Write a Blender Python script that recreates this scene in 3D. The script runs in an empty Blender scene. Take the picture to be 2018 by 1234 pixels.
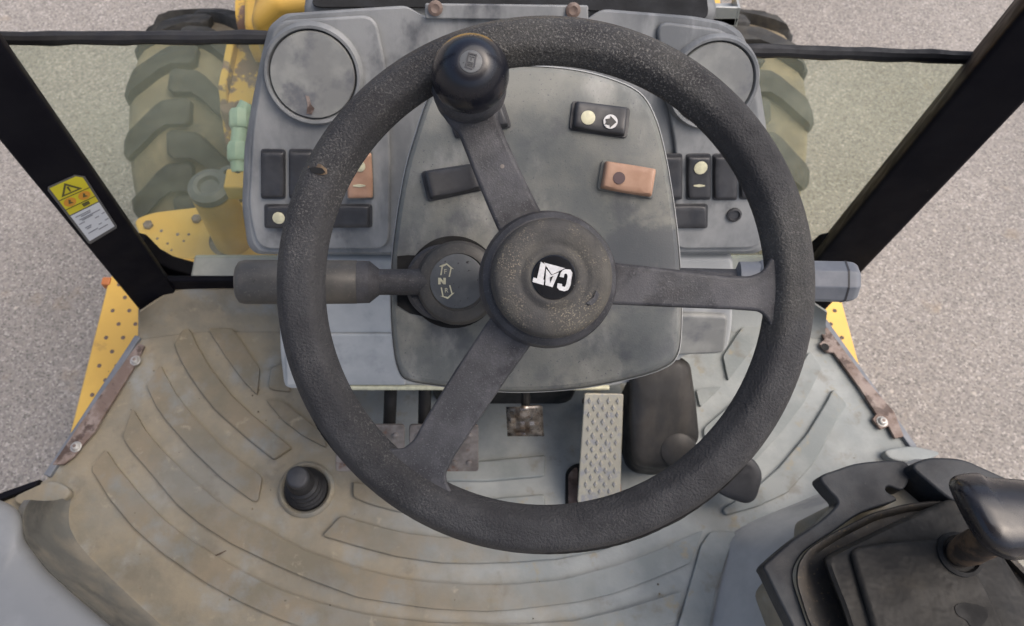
import bpy, math, random
from mathutils import Vector, Matrix
R = math.radians
random.seed(7)
SC = bpy.context.scene
COL = SC.collection

# ------------------------------------------------------------------ camera
CAM = Vector((0.0, 0.0, 1.22))
PITCH = R(62.6)
FPX, CX, CY, PW, PH = 1450.0, 900.0, 617.0, 2018.0, 1234.0
FWD = Vector((0, math.cos(PITCH), -math.sin(PITCH)))
UP = Vector((0, math.sin(PITCH), math.cos(PITCH)))
RT = Vector((1, 0, 0))
cd = bpy.data.cameras.new('camera')
cd.sensor_width = 36.0
cd.lens = FPX / PW * 36.0
cd.shift_x = (PW / 2 - CX) / PW
cd.clip_start = 0.02
cd.clip_end = 2000
cd.dof.use_dof = True
cd.dof.focus_distance = 0.60
cd.dof.aperture_fstop = 13.0
cam = bpy.data.objects.new('camera', cd)
COL.objects.link(cam)
cam.location = CAM
cam.rotation_euler = (math.pi / 2 - PITCH, 0, 0)
SC.camera = cam

# ------------------------------------------------------------------ world, sun, exposure
SUN_EL, SUN_AZ = R(62), R(100)      # azimuth from +Y towards +X
w = bpy.data.worlds.new('World'); SC.world = w; w.use_nodes = True
nt = w.node_tree
sky = nt.nodes.new('ShaderNodeTexSky'); sky.sky_type = 'NISHITA'; sky.sun_disc = False
sky.sun_elevation = SUN_EL; sky.sun_rotation = SUN_AZ
sky.air_density = 0.85; sky.dust_density = 6.0; sky.ozone_density = 0.7
bg = nt.nodes['Background']; bg.inputs[1].default_value = 0.15
nt.links.new(sky.outputs[0], bg.inputs[0])
sl = bpy.data.lights.new('sun', 'SUN'); sl.energy = 1.05; sl.angle = R(75); sl.color = (1.0, 0.965, 0.92)
so = bpy.data.objects.new('sun', sl); COL.objects.link(so)
sd = Vector((math.sin(SUN_AZ) * math.cos(SUN_EL), math.cos(SUN_AZ) * math.cos(SUN_EL), math.sin(SUN_EL)))
so.rotation_euler = sd.to_track_quat('Z', 'Y').to_euler()
so.location = sd * 20
vs = SC.view_settings
SC.display_settings.display_device = 'sRGB'
vs.view_transform = 'Standard'; vs.look = 'None'; vs.gamma = 1.0; vs.exposure = 0.66
vs.use_curve_mapping = False
SC.render.engine = 'CYCLES'
SC.cycles.use_denoising = True
SC.cycles.max_bounces = 8
SC.cycles.transparent_max_bounces = 12

# ------------------------------------------------------------------ pixel -> place helpers
def ray(u, v):
    return FWD + RT * ((u - CX) / FPX) + UP * ((CY - v) / FPX)
def onz(u, v, z):
    d = ray(u, v); return CAM + d * ((z - CAM.z) / d.z)
def ony(u, v, y):
    d = ray(u, v); return CAM + d * ((y - CAM.y) / d.y)
def atd(u, v, dep):
    return CAM + ray(u, v) * dep
class Plane:
    def __init__(s, p, n): s.p = Vector(p); s.n = Vector(n).normalized()
    def at(s, u, v, h=0.0):
        d = ray(u, v); q = s.p + s.n * h
        return CAM + d * ((q - CAM).dot(s.n) / d.dot(s.n))
def plane3(a, b, c):
    n = (b - a).cross(c - a)
    if n.dot(CAM - a) < 0: n = -n
    return Plane(a, n)
def cr(pts, closed=True, n=5):
    """Catmull-Rom through points"""
    P = [Vector(p) for p in pts]; out = []; L = len(P)
    rng = L if closed else L - 1
    for i in range(rng):
        if closed: a, b, c, d = P[i - 1], P[i], P[(i + 1) % L], P[(i + 2) % L]
        else: a, b, c, d = P[max(i - 1, 0)], P[i], P[i + 1], P[min(i + 2, L - 1)]
        for k in range(n):
            t = k / n
            out.append(0.5 * ((2 * b) + (c - a) * t + (2 * a - 5 * b + 4 * c - d) * t * t + (3 * b - a - 3 * c + d) * t ** 3))
    if not closed: out.append(P[-1].copy())
    return out
def rnd(pts, r, n=4):
    """round the corners of a closed polygon of 2D/3D points (r = length along edges)"""
    P = [Vector(p) for p in pts]; out = []; L = len(P)
    for i in range(L):
        a, b, c = P[i - 1], P[i], P[(i + 1) % L]
        r1 = min(r, (a - b).length * .45); r2 = min(r, (c - b).length * .45)
        p = b + (a - b).normalized() * r1; q = b + (c - b).normalized() * r2
        for k in range(n + 1):
            t = k / n
            out.append(p * (1 - t) ** 2 + b * 2 * t * (1 - t) + q * t * t)
    return out

# ------------------------------------------------------------------ mesh builder
class MB:
    def __init__(s): s.v = []; s.f = []
    def add(s, vs, fs):
        o = len(s.v); s.v += [Vector(p) for p in vs]; s.f += [tuple(i + o for i in f) for f in fs]; return s
    def loft(s, rings, closed=True, cap0=True, cap1=True):
        n = len(rings[0]); vs = [p for r in rings for p in r]; fs = []
        for i in range(len(rings) - 1):
            for j in range(n if closed else n - 1):
                k = (j + 1) % n
                fs.append((i * n + j, i * n + k, (i + 1) * n + k, (i + 1) * n + j))
        if cap0: fs.append(tuple(range(n))[::-1])
        if cap1: fs.append(tuple((len(rings) - 1) * n + j for j in range(n)))
        return s.add(vs, fs)
    def prism(s, pts, vec):
        pts = [Vector(p) for p in pts]; vec = Vector(vec)
        return s.loft([pts, [p + vec for p in pts]])
    def box(s, a, b):
        x0, y0, z0 = a; x1, y1, z1 = b
        return s.prism([(x0, y0, z0), (x1, y0, z0), (x1, y1, z0), (x0, y1, z0)], (0, 0, z1 - z0))
    def lathe(s, c, ax, prof, n=48, cap0=True, cap1=True):
        """prof = [(radius, height along ax)]"""
        c = Vector(c); ax = Vector(ax).normalized()
        x = ax.orthogonal().normalized() if abs(ax.x) > .9 else (RT - ax * RT.dot(ax)).normalized(); y = ax.cross(x)
        rings = [[c + ax * h + (x * math.cos(2 * math.pi * k / n) + y * math.sin(2 * math.pi * k / n)) * r for k in range(n)] for r, h in prof]
        return s.loft(rings, True, cap0, cap1)
    def tube(s, path, rad, n=12, cap=True):
        path = [Vector(p) for p in path]; rings = []
        ref = None
        for i, p in enumerate(path):
            t = (path[min(i + 1, len(path) - 1)] - path[max(i - 1, 0)]).normalized()
            if ref is None: ref = t.orthogonal().normalized()
            ref = (ref - t * ref.dot(t)).normalized(); b = t.cross(ref)
            r = rad[i] if isinstance(rad, (list, tuple)) else rad
            rings.append([p + (ref * math.cos(2 * math.pi * k / n) + b * math.sin(2 * math.pi * k / n)) * r for k in range(n)])
        return s.loft(rings, True, cap, cap)
    def mesh(s, name, origin, ang=35, smooth=True):
        me = bpy.data.meshes.new(name)
        me.from_pydata([tuple(p - origin) for p in s.v], [], s.f)
        me.update()
        import bmesh
        b = bmesh.new(); b.from_mesh(me); bmesh.ops.recalc_face_normals(b, faces=b.faces); b.to_mesh(me); b.free()
        if smooth:
            me.polygons.foreach_set('use_smooth', [True] * len(me.polygons))
            me.set_sharp_from_angle(angle=R(ang))
        return me

def root_of(p):
    while p.parent: p = p.parent
    return p
def thing(name, label, cat, loc=(0, 0, 0), group=None, kind=None):
    o = bpy.data.objects.new(name, None); COL.objects.link(o); o.location = loc
    o.empty_display_size = .05
    o['label'] = label
    if cat: o['category'] = cat
    if group: o['group'] = group
    o['kind'] = kind or 'thing'
    return o
def obj(name, mb, mat, parent=None, bevel=0, seg=3, ang=35, label=None, cat=None, kind=None, group=None, subd=0, loc=None, smooth=True):
    if parent is not None: org = Vector(root_of(parent).location)
    else: org = Vector(loc) if loc is not None else Vector((0, 0, 0))
    me = mb.mesh(name, org, ang, smooth)
    me.materials.append(mat)
    o = bpy.data.objects.new(name, me); COL.objects.link(o)
    if parent is not None: o.parent = parent
    else: o.location = org
    if subd:
        m = o.modifiers.new('sub', 'SUBSURF'); m.levels = subd; m.render_levels = subd
    if bevel:
        m = o.modifiers.new('bevel', 'BEVEL'); m.width = bevel; m.segments = seg; m.limit_method = 'ANGLE'; m.angle_limit = R(ang)
        m.harden_normals = False
        m = o.modifiers.new('wn', 'WEIGHTED_NORMAL'); m.keep_sharp = False
    if label: o['label'] = label
    if cat: o['category'] = cat
    if kind: o['kind'] = kind
    if group: o['group'] = group
    return o
def text_mb(txt, place, size):
    """place(x, y) -> world point; text centred, unit = size"""
    c = bpy.data.curves.new('t', 'FONT'); c.body = txt; c.align_x = 'CENTER'; c.align_y = 'CENTER'; c.size = 1.0
    o = bpy.data.objects.new('t', c); COL.objects.link(o)
    dg = bpy.context.evaluated_depsgraph_get(); me = o.evaluated_get(dg).to_mesh()
    mb = MB(); mb.add([place(v.co.x * size, v.co.y * size) for v in me.vertices], [tuple(p.vertices) for p in me.polygons])
    o.evaluated_get(dg).to_mesh_clear(); bpy.data.objects.remove(o); bpy.data.curves.remove(c)
    return mb

# ------------------------------------------------------------------ materials
def mat(name, c1, c2=None, scale=6.0, rough=0.6, lo=.40, hi=.62, bump=0.0, bscale=200.0, speck=None, sscale=300.0, sthr=.62,
        metal=0.0, c3=None, scale3=20.0, lo3=.5, hi3=.65, detail=6.0, coat=0.0, spec=0.5, bdist=.001, stretch=None, rvar=.12, smask=0, chalk=None, cscale=10.0, cstretch=(1, .3, .3), clo=.56, chi=.74, camt=.7):
    m = bpy.data.materials.new(name); m.use_nodes = True
    n = m.node_tree.nodes; l = m.node_tree.links; b = n['Principled BSDF']
    tc = n.new('ShaderNodeTexCoord')
    vec = tc.outputs['Object']
    if stretch:
        mp = n.new('ShaderNodeMapping'); mp.inputs['Scale'].default_value = stretch
        l.new(vec, mp.inputs[0]); vecs = mp.outputs[0]
    else: vecs = vec
    def noise(sc, det=detail, v=vec):
        t = n.new('ShaderNodeTexNoise'); t.inputs['Scale'].default_value = sc; t.inputs['Detail'].default_value = det
        t.inputs['Roughness'].default_value = .62
        l.new(v, t.inputs['Vector']); return t.outputs[0]
    def ramp(src, a, bb):
        r = n.new('ShaderNodeMapRange'); r.inputs[1].default_value = a; r.inputs[2].default_value = bb; r.interpolation_type = 'SMOOTHSTEP'
        l.new(src, r.inputs[0]); return r.outputs[0]
    def mix(fac, A, B):
        x = n.new('ShaderNodeMix'); x.data_type = 'RGBA'; l.new(fac, x.inputs[0])
        for sock, val in ((x.inputs[6], A), (x.inputs[7], B)):
            if isinstance(val, tuple): sock.default_value = (*val, 1)
            else: l.new(val, sock)
        return x.outputs[2]
    col = None
    if c2: col = mix(ramp(noise(scale, v=vecs), lo, hi), c1, c2)
    if c3: col = mix(ramp(noise(scale3, v=vecs), lo3, hi3), col if col else c1, c3)
    if chalk:
        mp2 = n.new('ShaderNodeMapping'); mp2.inputs['Scale'].default_value = cstretch; l.new(vec, mp2.inputs[0])
        cf = ramp(noise(cscale, 8, mp2.outputs[0]), clo, chi)
        mm = n.new('ShaderNodeMath'); mm.operation = 'MULTIPLY'; l.new(cf, mm.inputs[0]); mm.inputs[1].default_value = camt
        col = mix(mm.outputs[0], col if col else c1, chalk)
    if speck:
        sf = ramp(noise(sscale, 2), sthr, sthr + .08)
        if smask:
            mm = n.new('ShaderNodeMath'); mm.operation = 'MULTIPLY'; l.new(sf, mm.inputs[0]); l.new(ramp(noise(smask), .42, .64), mm.inputs[1]); sf = mm.outputs[0]
        col = mix(sf, col if col else c1, speck)
    if col: l.new(col, b.inputs['Base Color'])
    else: b.inputs['Base Color'].default_value = (*c1, 1)
    b.inputs['Metallic'].default_value = metal
    b.inputs['Specular IOR Level'].default_value = spec
    if coat: b.inputs['Coat Weight'].default_value = coat; b.inputs['Coat Roughness'].default_value = .12
    rr = ramp(noise(scale * 2.3 if c2 else 30), .3, .7)
    mr = n.new('ShaderNodeMapRange'); mr.inputs[3].default_value = max(rough - rvar, .03); mr.inputs[4].default_value = min(rough + rvar, 1)
    l.new(rr, mr.inputs[0]); l.new(mr.outputs[0], b.inputs['Roughness'])
    if bump:
        bp = n.new('ShaderNodeBump'); bp.inputs['Strength'].default_value = bump; bp.inputs['Distance'].default_value = bdist
        l.new(noise(bscale, 3), bp.inputs['Height']); l.new(bp.outputs[0], b.inputs['Normal'])
    m['_tree'] = 1
    return m

M = {}
M['rim'] = mat('rim_foam', (.020, .020, .022), (.036, .036, .038), 14, .72, speck=(.115, .112, .105), sscale=620, sthr=.55, smask=5, c3=(.048, .047, .044), scale3=9, lo3=.5, hi3=.7, bump=1.0, bscale=520, bdist=.0018)
M['spoke'] = mat('spoke_plastic', (.032, .033, .037), (.058, .058, .064), 22, .62, speck=(.075, .075, .08), sscale=700, sthr=.60, bump=.4, bscale=700, c3=(.022, .022, .026), scale3=34)
M['pad'] = mat('horn_pad_plastic', (.042, .041, .040), (.082, .077, .066), 22, .75, lo=.38, hi=.66, speck=(.22, .19, .14), sscale=800, sthr=.55, smask=30, bump=.5, bscale=800)
M['gloss'] = mat('gloss_black', (.008, .009, .014), None, 20, .26, bump=0, coat=0, rvar=.08)
M['glossw'] = mat('worn_gloss_black', (.009, .009, .012), (.018, .018, .022), 18, .27, coat=0, spec=.5)
M['black'] = mat('black_paint', (.005, .005, .008), (.008, .008, .011), 9, .55, speck=(.04, .04, .04), sscale=160, sthr=.74, spec=.08)
M['rubber'] = mat('black_rubber', (.010, .010, .012), (.018, .018, .019), 25, .6)
M['dark'] = mat('dark_void', (.004, .004, .004), None, 10, .8)
M['switch'] = mat('switch_plastic', (.026, .027, .031), (.042, .043, .047), 30, .5, speck=(.07, .07, .07), sscale=500, sthr=.70)
M['orange'] = mat('switch_faded_orange', (.43, .262, .178), (.37, .215, .14), 40, .5, speck=(.2, .1, .06), sscale=300, sthr=.72)
M['cream'] = mat('cream_print', (.62, .60, .42), (.5, .48, .34), 120, .5)
M['white'] = mat('white_print', (.60, .60, .60), (.50, .50, .50), 200, .45)
M['inkdark'] = mat('dark_print', (.02, .02, .022), None, 50, .5)
M['emblem'] = mat('emblem_black', (.006, .007, .010), None, 40, .25, speck=(.3, .3, .3), sscale=700, sthr=.74)
M['pod'] = mat('console_plastic', (.112, .122, .120), (.190, .192, .170), 8, .62, lo=.38, hi=.62, c3=(.088, .095, .100), scale3=9, lo3=.52, hi3=.62, speck=(.09, .095, .10), sscale=420, sthr=.64, bump=.25, bscale=600, chalk=(.33, .33, .305), cscale=13, cstretch=(1, .55, .55), clo=.50, chi=.70, camt=.8)
M['dash'] = mat('dash_plastic', (.140, .149, .156), (.25, .258, .26), 8, .6, lo=.38, hi=.62, c3=(.070, .075, .085), scale3=9, lo3=.55, hi3=.70, bump=.2, bscale=500, stretch=(1, 1, .45), chalk=(.36, .37, .37), cscale=22, cstretch=(1, .22, .22), clo=.54, chi=.74, camt=.65)
M['dashcap'] = mat('round_cover_plastic', (.19, .195, .19), (.26, .265, .25), 16, .55, c3=(.12, .125, .135), scale3=22, lo3=.5, hi3=.7, bump=.15, bscale=600)
M['heater'] = mat('pale_grey_plastic', (.34, .352, .352), (.43, .44, .43), 7, .55, c3=(.26, .27, .282), scale3=10, lo3=.52, hi3=.68)
M['stalk'] = mat('blue_grey_plastic', (.12, .133, .155), (.165, .178, .20), 20, .5, speck=(.2, .2, .2), sscale=300, sthr=.72)
M['grip'] = mat('grip_black', (.045, .044, .042), (.080, .075, .066), 18, .55, speck=(.09, .085, .075), sscale=500, sthr=.6, c3=(.016, .015, .014), scale3=40, lo3=.62, hi3=.70)
M['dial'] = mat('dial_plate', (.085, .092, .098), (.12, .126, .13), 30, .5, speck=(.015, .016, .018), sscale=260, sthr=.66)
M['steel'] = mat('worn_steel', (.36, .34, .275), (.43, .40, .31), 30, .42, metal=.35, c3=(.28, .28, .28), scale3=60)
M['bolt'] = mat('zinc_bolt', (.48, .47, .44), (.34, .33, .31), 80, .5, metal=.3)
M['rust'] = mat('rusty_steel', (.15, .105, .085), (.26, .21, .185), 22, .65, c3=(.07, .045, .036), scale3=40, bump=.3, bscale=300)
M['rustpad'] = mat('worn_rusty_pad', (.11, .095, .085), (.20, .18, .165), 28, .5, c3=(.12, .062, .038), scale3=34, lo3=.54, hi3=.68, metal=.25)
M['yellow'] = mat('yellow_paint', (.70, .44, .09), (.64, .39, .08), 6, .45, c3=(.45, .27, .07), scale3=14, lo3=.62, hi3=.75, speck=(.12, .07, .03), sscale=90, sthr=.74)
M['yrust'] = mat('chipped_yellow_paint', (.66, .42, .08), (.21, .135, .10), 9, .6, lo=.46, hi=.50, c3=(.13, .08, .06), scale3=18, lo3=.62, hi3=.66)
M['tyre'] = mat('dusty_tyre_lug', (.026, .027, .027), (.052, .051, .046), 16, .8, c3=(.15, .125, .085), scale3=24, lo3=.64, hi3=.78, bump=.4, bscale=120, bdist=.003)
M['tread'] = mat('dusty_tyre_groove', (.21, .175, .115), (.14, .12, .085), 12, .85, c3=(.085, .08, .07), scale3=9, lo3=.58, hi3=.75, bump=.4, bscale=150, bdist=.003)
M['green'] = mat('pale_green_paint', (.36, .50, .40), (.30, .44, .36), 30, .45)
M['console'] = mat('worn_console_plastic', (.017, .019, .023), (.036, .040, .045), 9, .5, c3=(.075, .08, .078), scale3=7, lo3=.60, hi3=.72, speck=(.08, .08, .08), sscale=500, sthr=.7, spec=.22, bump=.3, bscale=420)
M['boot'] = mat('boot_rubber', (.012, .012, .012), (.026, .025, .023), 9, .62, c3=(.050, .045, .037), scale3=10, lo3=.52, hi3=.72, bump=.7, bscale=22, bdist=.010, spec=.22)
M['lip'] = mat('dusty_lip_rubber', (.024, .023, .022), (.045, .039, .032), 30, .7, speck=(.09, .07, .045), sscale=200, sthr=.62)
M['boxgrey'] = mat('fender_grey', (.20, .206, .208), (.25, .256, .257), 5, .5, c3=(.165, .17, .174), scale3=16, lo3=.55, hi3=.75)
M['silver'] = mat('silver_paint', (.42, .43, .41), (.5, .5, .46), 20, .4, metal=.4)
M['stick_y'] = mat('decal_yellow', (.62, .54, .03), None, 20, .4)
M['stick_w'] = mat('decal_white', (.62, .64, .66), None, 20, .4)
M['stick_o'] = mat('decal_orange', (.62, .28, .04), None, 20, .4)
M['stick_e'] = mat('decal_edge', (.10, .10, .10), None, 20, .4)
M['stick_t'] = mat('decal_ink', (.10, .09, .03), None, 20, .5)
M['stick_g'] = mat('decal_grey_ink', (.27, .28, .30), None, 20, .5)
M['pbox'] = mat('dusty_pedal_rubber', (.010, .0095, .009), (.030, .026, .022), 14, .6, lo=.40, hi=.66, c3=(.012, .012, .012), scale3=10, stretch=(1.6, .5, 1))
M['roof'] = mat('bounce_lining', (.45, .45, .44), None, 8, .8)  # pale so the added roof bounces light into the cab
M['cloth'] = mat('wrapped_shaft', (.10, .066, .040), (.03, .023, .018), 45, .6, lo=.42, hi=.55)

def ground_mat():
    m = bpy.data.materials.new('asphalt_aggregate'); m.use_nodes = True
    n = m.node_tree.nodes; l = m.node_tree.links; b = n['Principled BSDF']
    tc = n.new('ShaderNodeTexCoord'); v = tc.outputs['Object']
    vo = n.new('ShaderNodeTexVoronoi'); vo.inputs['Scale'].default_value = 165; l.new(v, vo.inputs['Vector'])
    rp = n.new('ShaderNodeValToRGB'); e = rp.color_ramp.elements
    e[0].position = 0; e[0].color = (.10, .095, .088, 1); e[1].position = 1; e[1].color = (.42, .39, .355, 1)
    for p, c in ((.2, (.178, .166, .154)), (.45, (.224, .208, .192)), (.68, (.264, .240, .210)), (.88, (.285, .267, .248))):
        k = e.new(p); k.color = (*c, 1)
    sp = n.new('ShaderNodeSeparateColor'); l.new(vo.outputs['Color'], sp.inputs[0]); l.new(sp.outputs[0], rp.inputs[0])
    n1 = n.new('ShaderNodeTexNoise'); n1.inputs['Scale'].default_value = 1.6; n1.inputs['Detail'].default_value = 5; l.new(v, n1.inputs[0])
    n2 = n.new('ShaderNodeTexNoise'); n2.inputs['Scale'].default_value = 260; n2.inputs['Detail'].default_value = 3; l.new(v, n2.inputs[0])
    mx = n.new('ShaderNodeMix'); mx.data_type = 'RGBA'; mx.blend_type = 'MIX'
    mr = n.new('ShaderNodeMapRange'); mr.inputs[1].default_value = .35; mr.inputs[2].default_value = .7; mr.inputs[3].default_value = .05; mr.inputs[4].default_value = .45
    l.new(n2.outputs[0], mr.inputs[0]); l.new(mr.outputs[0], mx.inputs[0])
    l.new(rp.outputs[0], mx.inputs[6]); mx.inputs[7].default_value = (.229, .209, .193, 1)
    m2 = n.new('ShaderNodeMix'); m2.data_type = 'RGBA'; m2.blend_type = 'MULTIPLY'; m2.inputs[0].default_value = 1
    r2 = n.new('ShaderNodeMapRange'); r2.inputs[1].default_value = .3; r2.inputs[2].default_value = .7; r2.inputs[3].default_value = .86; r2.inputs[4].default_value = 1.1
    l.new(n1.outputs[0], r2.inputs[0]); l.new(mx.outputs[2], m2.inputs[6]); l.new(r2.outputs[0], m2.inputs[7])
    # odd pale pebbles and tan smears
    v2 = n.new('ShaderNodeTexVoronoi'); v2.inputs['Scale'].default_value = 16; l.new(v, v2.inputs['Vector'])
    r3 = n.new('ShaderNodeMapRange'); r3.inputs[1].default_value = .13; r3.inputs[2].default_value = .08; r3.inputs[3].default_value = 0; r3.inputs[4].default_value = .8; l.new(v2.outputs['Distance'], r3.inputs[0])
    s3 = n.new('ShaderNodeSeparateColor'); l.new(v2.outputs['Color'], s3.inputs[0])
    g3 = n.new('ShaderNodeMath'); g3.operation = 'GREATER_THAN'; g3.inputs[1].default_value = .72; l.new(s3.outputs[1], g3.inputs[0])
    f3 = n.new('ShaderNodeMath'); f3.operation = 'MULTIPLY'; l.new(r3.outputs[0], f3.inputs[0]); l.new(g3.outputs[0], f3.inputs[1])
    m3 = n.new('ShaderNodeMix'); m3.data_type = 'RGBA'; l.new(f3.outputs[0], m3.inputs[0]); l.new(m2.outputs[2], m3.inputs[6]); m3.inputs[7].default_value = (.42, .38, .33, 1)
    n4 = n.new('ShaderNodeTexNoise'); n4.inputs['Scale'].default_value = 7; n4.inputs['Detail'].default_value = 4; l.new(v, n4.inputs[0])
    r4 = n.new('ShaderNodeMapRange'); r4.inputs[1].default_value = .64; r4.inputs[2].default_value = .74; r4.inputs[4].default_value = .5; l.new(n4.outputs[0], r4.inputs[0])
    m4 = n.new('ShaderNodeMix'); m4.data_type = 'RGBA'; l.new(r4.outputs[0], m4.inputs[0]); l.new(m3.outputs[2], m4.inputs[6]); m4.inputs[7].default_value = (.27, .215, .155, 1)
    l.new(m4.outputs[2], b.inputs['Base Color']); b.inputs['Roughness'].default_value = .9
    bp = n.new('ShaderNodeBump'); bp.inputs['Strength'].default_value = .5; bp.inputs['Distance'].default_value = .003
    l.new(vo.outputs['Distance'], bp.inputs['Height']); bp.invert = True; l.new(bp.outputs[0], b.inputs['Normal'])
    return m
M['ground'] = ground_mat()

def mat_mat(name, lift=0.0):
    """floor-mat rubber: grey-green, caked with brown dust where boots land (a stain with its own outline)"""
    m = bpy.data.materials.new(name); m.use_nodes = True
    n = m.node_tree.nodes; l = m.node_tree.links; b = n['Principled BSDF']
    tc = n.new('ShaderNodeTexCoord'); v = tc.outputs['Object']
    def noise(sc, det=6):
        t = n.new('ShaderNodeTexNoise'); t.inputs['Scale'].default_value = sc; t.inputs['Detail'].default_value = det; t.inputs['Roughness'].default_value = .62
        l.new(v, t.inputs[0]); return t.outputs[0]
    def rng(s, a, bb, c=0., d=1.):
        r = n.new('ShaderNodeMapRange'); r.interpolation_type = 'SMOOTHSTEP'
        for i, x in enumerate((a, bb, c, d)): r.inputs[i + 1].default_value = x
        l.new(s, r.inputs[0]); return r.outputs[0]
    def mth(op, A, B):
        x = n.new('ShaderNodeMath'); x.operation = op
        for i, y in enumerate((A, B)):
            if isinstance(y, (int, float)): x.inputs[i].default_value = y
            else: l.new(y, x.inputs[i])
        return x.outputs[0]
    def mix(f, A, B):
        x = n.new('ShaderNodeMix'); x.data_type = 'RGBA'; l.new(f, x.inputs[0])
        for s_, y in ((x.inputs[6], A), (x.inputs[7], B)):
            if isinstance(y, tuple): s_.default_value = (*y, 1)
            else: l.new(y, s_)
        return x.outputs[2]
    sub = n.new('ShaderNodeVectorMath'); sub.operation = 'SUBTRACT'; sub.inputs[1].default_value = (.20, .62, 0); l.new(v, sub.inputs[0])
    sc = n.new('ShaderNodeVectorMath'); sc.operation = 'MULTIPLY'; sc.inputs[1].default_value = (1.0, 1.0, 0); l.new(sub.outputs[0], sc.inputs[0])
    ln = n.new('ShaderNodeVectorMath'); ln.operation = 'LENGTH'; l.new(sc.outputs[0], ln.inputs[0])
    sx = n.new('ShaderNodeSeparateXYZ'); l.new(v, sx.inputs[0])
    d = mth('SUBTRACT', ln.outputs['Value'], mth('MULTIPLY', sx.outputs[0], .55))       # dust reaches further on the left
    d = mth('ADD', d, mth('MULTIPLY', mth('SUBTRACT', noise(7), .5), .5))
    dust = rng(d, .37 - .07 * lift, .64)
    dust = mth('MULTIPLY', dust, rng(noise(11), .28, .52, .25, 1))
    g = mix(rng(noise(9), .35, .65), (.215 - .04 * lift, .236 - .04 * lift, .236 - .04 * lift), (.30 - .05 * lift, .318 - .05 * lift, .312 - .05 * lift))
    g = mix(rng(noise(26), .58, .72), g, (.25, .225, .165))
    br = mix(rng(noise(10), .35, .65), (.275 - .05 * lift, .235 - .05 * lift, .165 - .04 * lift), (.195 - .03 * lift, .175 - .03 * lift, .132 - .03 * lift))
    br = mix(rng(noise(34), .60, .74), br, (.31, .27, .19))
    c = mix(dust, g, br)
    c = mix(mth('MULTIPLY', rng(noise(5.5), .52, .66), .55), c, (.20, .205, .19))
    c = mix(mth('MULTIPLY', rng(noise(21), .55, .70), .5), c, (.15, .13, .10))
    c = mix(rng(noise(75, 2), .745, .80), c, (.11, .095, .07))
    l.new(c, b.inputs['Base Color']); b.inputs['Roughness'].default_value = .72
    bp = n.new('ShaderNodeBump'); bp.inputs['Strength'].default_value = .25; bp.inputs['Distance'].default_value = .002
    l.new(noise(160, 3), bp.inputs['Height']); l.new(bp.outputs[0], b.inputs['Normal'])
    return m
M['mat'] = mat_mat('floor_mat_rubber')
M['rib'] = mat_mat('floor_mat_rib_top', 1.0)

def glass_mat():
    m = bpy.data.materials.new('dusty_green_glass'); m.use_nodes = True
    n = m.node_tree.nodes; l = m.node_tree.links; n.remove(n['Principled BSDF']); out = n['Material Output']
    tr = n.new('ShaderNodeBsdfTransparent'); tr.inputs[0].default_value = (.955, .98, .925, 1)
    df = n.new('ShaderNodeBsdfDiffuse'); df.inputs[0].default_value = (.84, .87, .66, 1)
    tl = n.new('ShaderNodeBsdfTranslucent'); tl.inputs[0].default_value = (.92, .95, .72, 1)
    gl = n.new('ShaderNodeBsdfGlossy'); gl.inputs['Roughness'].default_value = .08
    lw = n.new('ShaderNodeLayerWeight'); lw.inputs[0].default_value = .3
    fr = n.new('ShaderNodeMapRange'); fr.inputs[3].default_value = .008; fr.inputs[4].default_value = .07; l.new(lw.outputs['Facing'], fr.inputs[0])
    tc = n.new('ShaderNodeTexCoord'); t = n.new('ShaderNodeTexNoise'); t.inputs['Scale'].default_value = 7; t.inputs['Detail'].default_value = 5
    l.new(tc.outputs['Object'], t.inputs[0])
    r = n.new('ShaderNodeMapRange'); r.inputs[1].default_value = .3; r.inputs[2].default_value = .7; r.inputs[3].default_value = .08; r.inputs[4].default_value = .20
    l.new(t.outputs[0], r.inputs[0])
    a = n.new('ShaderNodeMixShader'); a.inputs[0].default_value = .72; l.new(df.outputs[0], a.inputs[1]); l.new(tl.outputs[0], a.inputs[2])
    b_ = n.new('ShaderNodeMixShader'); l.new(r.outputs[0], b_.inputs[0]); l.new(tr.outputs[0], b_.inputs[1]); l.new(a.outputs[0], b_.inputs[2])
    c = n.new('ShaderNodeMixShader'); l.new(fr.outputs[0], c.inputs[0]); l.new(b_.outputs[0], c.inputs[1]); l.new(gl.outputs[0], c.inputs[2])
    l.new(c.outputs[0], out.inputs[0]); return m
M['glass'] = glass_mat()

# ================================================================== SETTING
GZ = -1.02
XM = 0.047
mb = MB(); mb.add([(-600, -600, GZ), (600, -600, GZ), (600, 600, GZ), (-600, 600, GZ)], [(0, 1, 2, 3)])
obj('ground', mb, M['ground'], kind='structure', label='light grey worn asphalt with speckled aggregate around the machine')

def mir(p): return Vector((2 * XM - p[0], p[1], p[2]))
# cab floor slab (steel) under the mat
FL = [onz(262, 655, 0), onz(95, 940, 0)]
floor_pts = [Vector((-.60, .66, 0)), onz(272, 660, 0), onz(92, 945, 0), Vector((-.86, .22, 0)), Vector((-.86, -.75, 0)), Vector((.86, -.75, 0)), Vector((.86, .3, 0)),
             onz(1800, 895, 0), onz(1622, 625, 0), Vector((.69, .66, 0))]
FPOLY = [Vector((p.x, p.y, -.075)) for p in floor_pts]
mb = MB().prism(FPOLY, (0, 0, .065))
obj('cab_floor', mb, M['black'], kind='structure', label='black steel cab floor slab under the rubber mat')
# roof over the operator, out of the picture, added to shade the cab, cut short to let light in
mb = MB().prism(rnd([(-.72, -1.0, 1.80), (.82, -1.0, 1.80), (.82, .06, 1.80), (-.72, .06, 1.80)], .1), (0, 0, .1))
obj('shade_roof', mb, M['roof'], kind='structure', bevel=.02, label='unseen flat cab roof added above the operator for shade')

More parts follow.
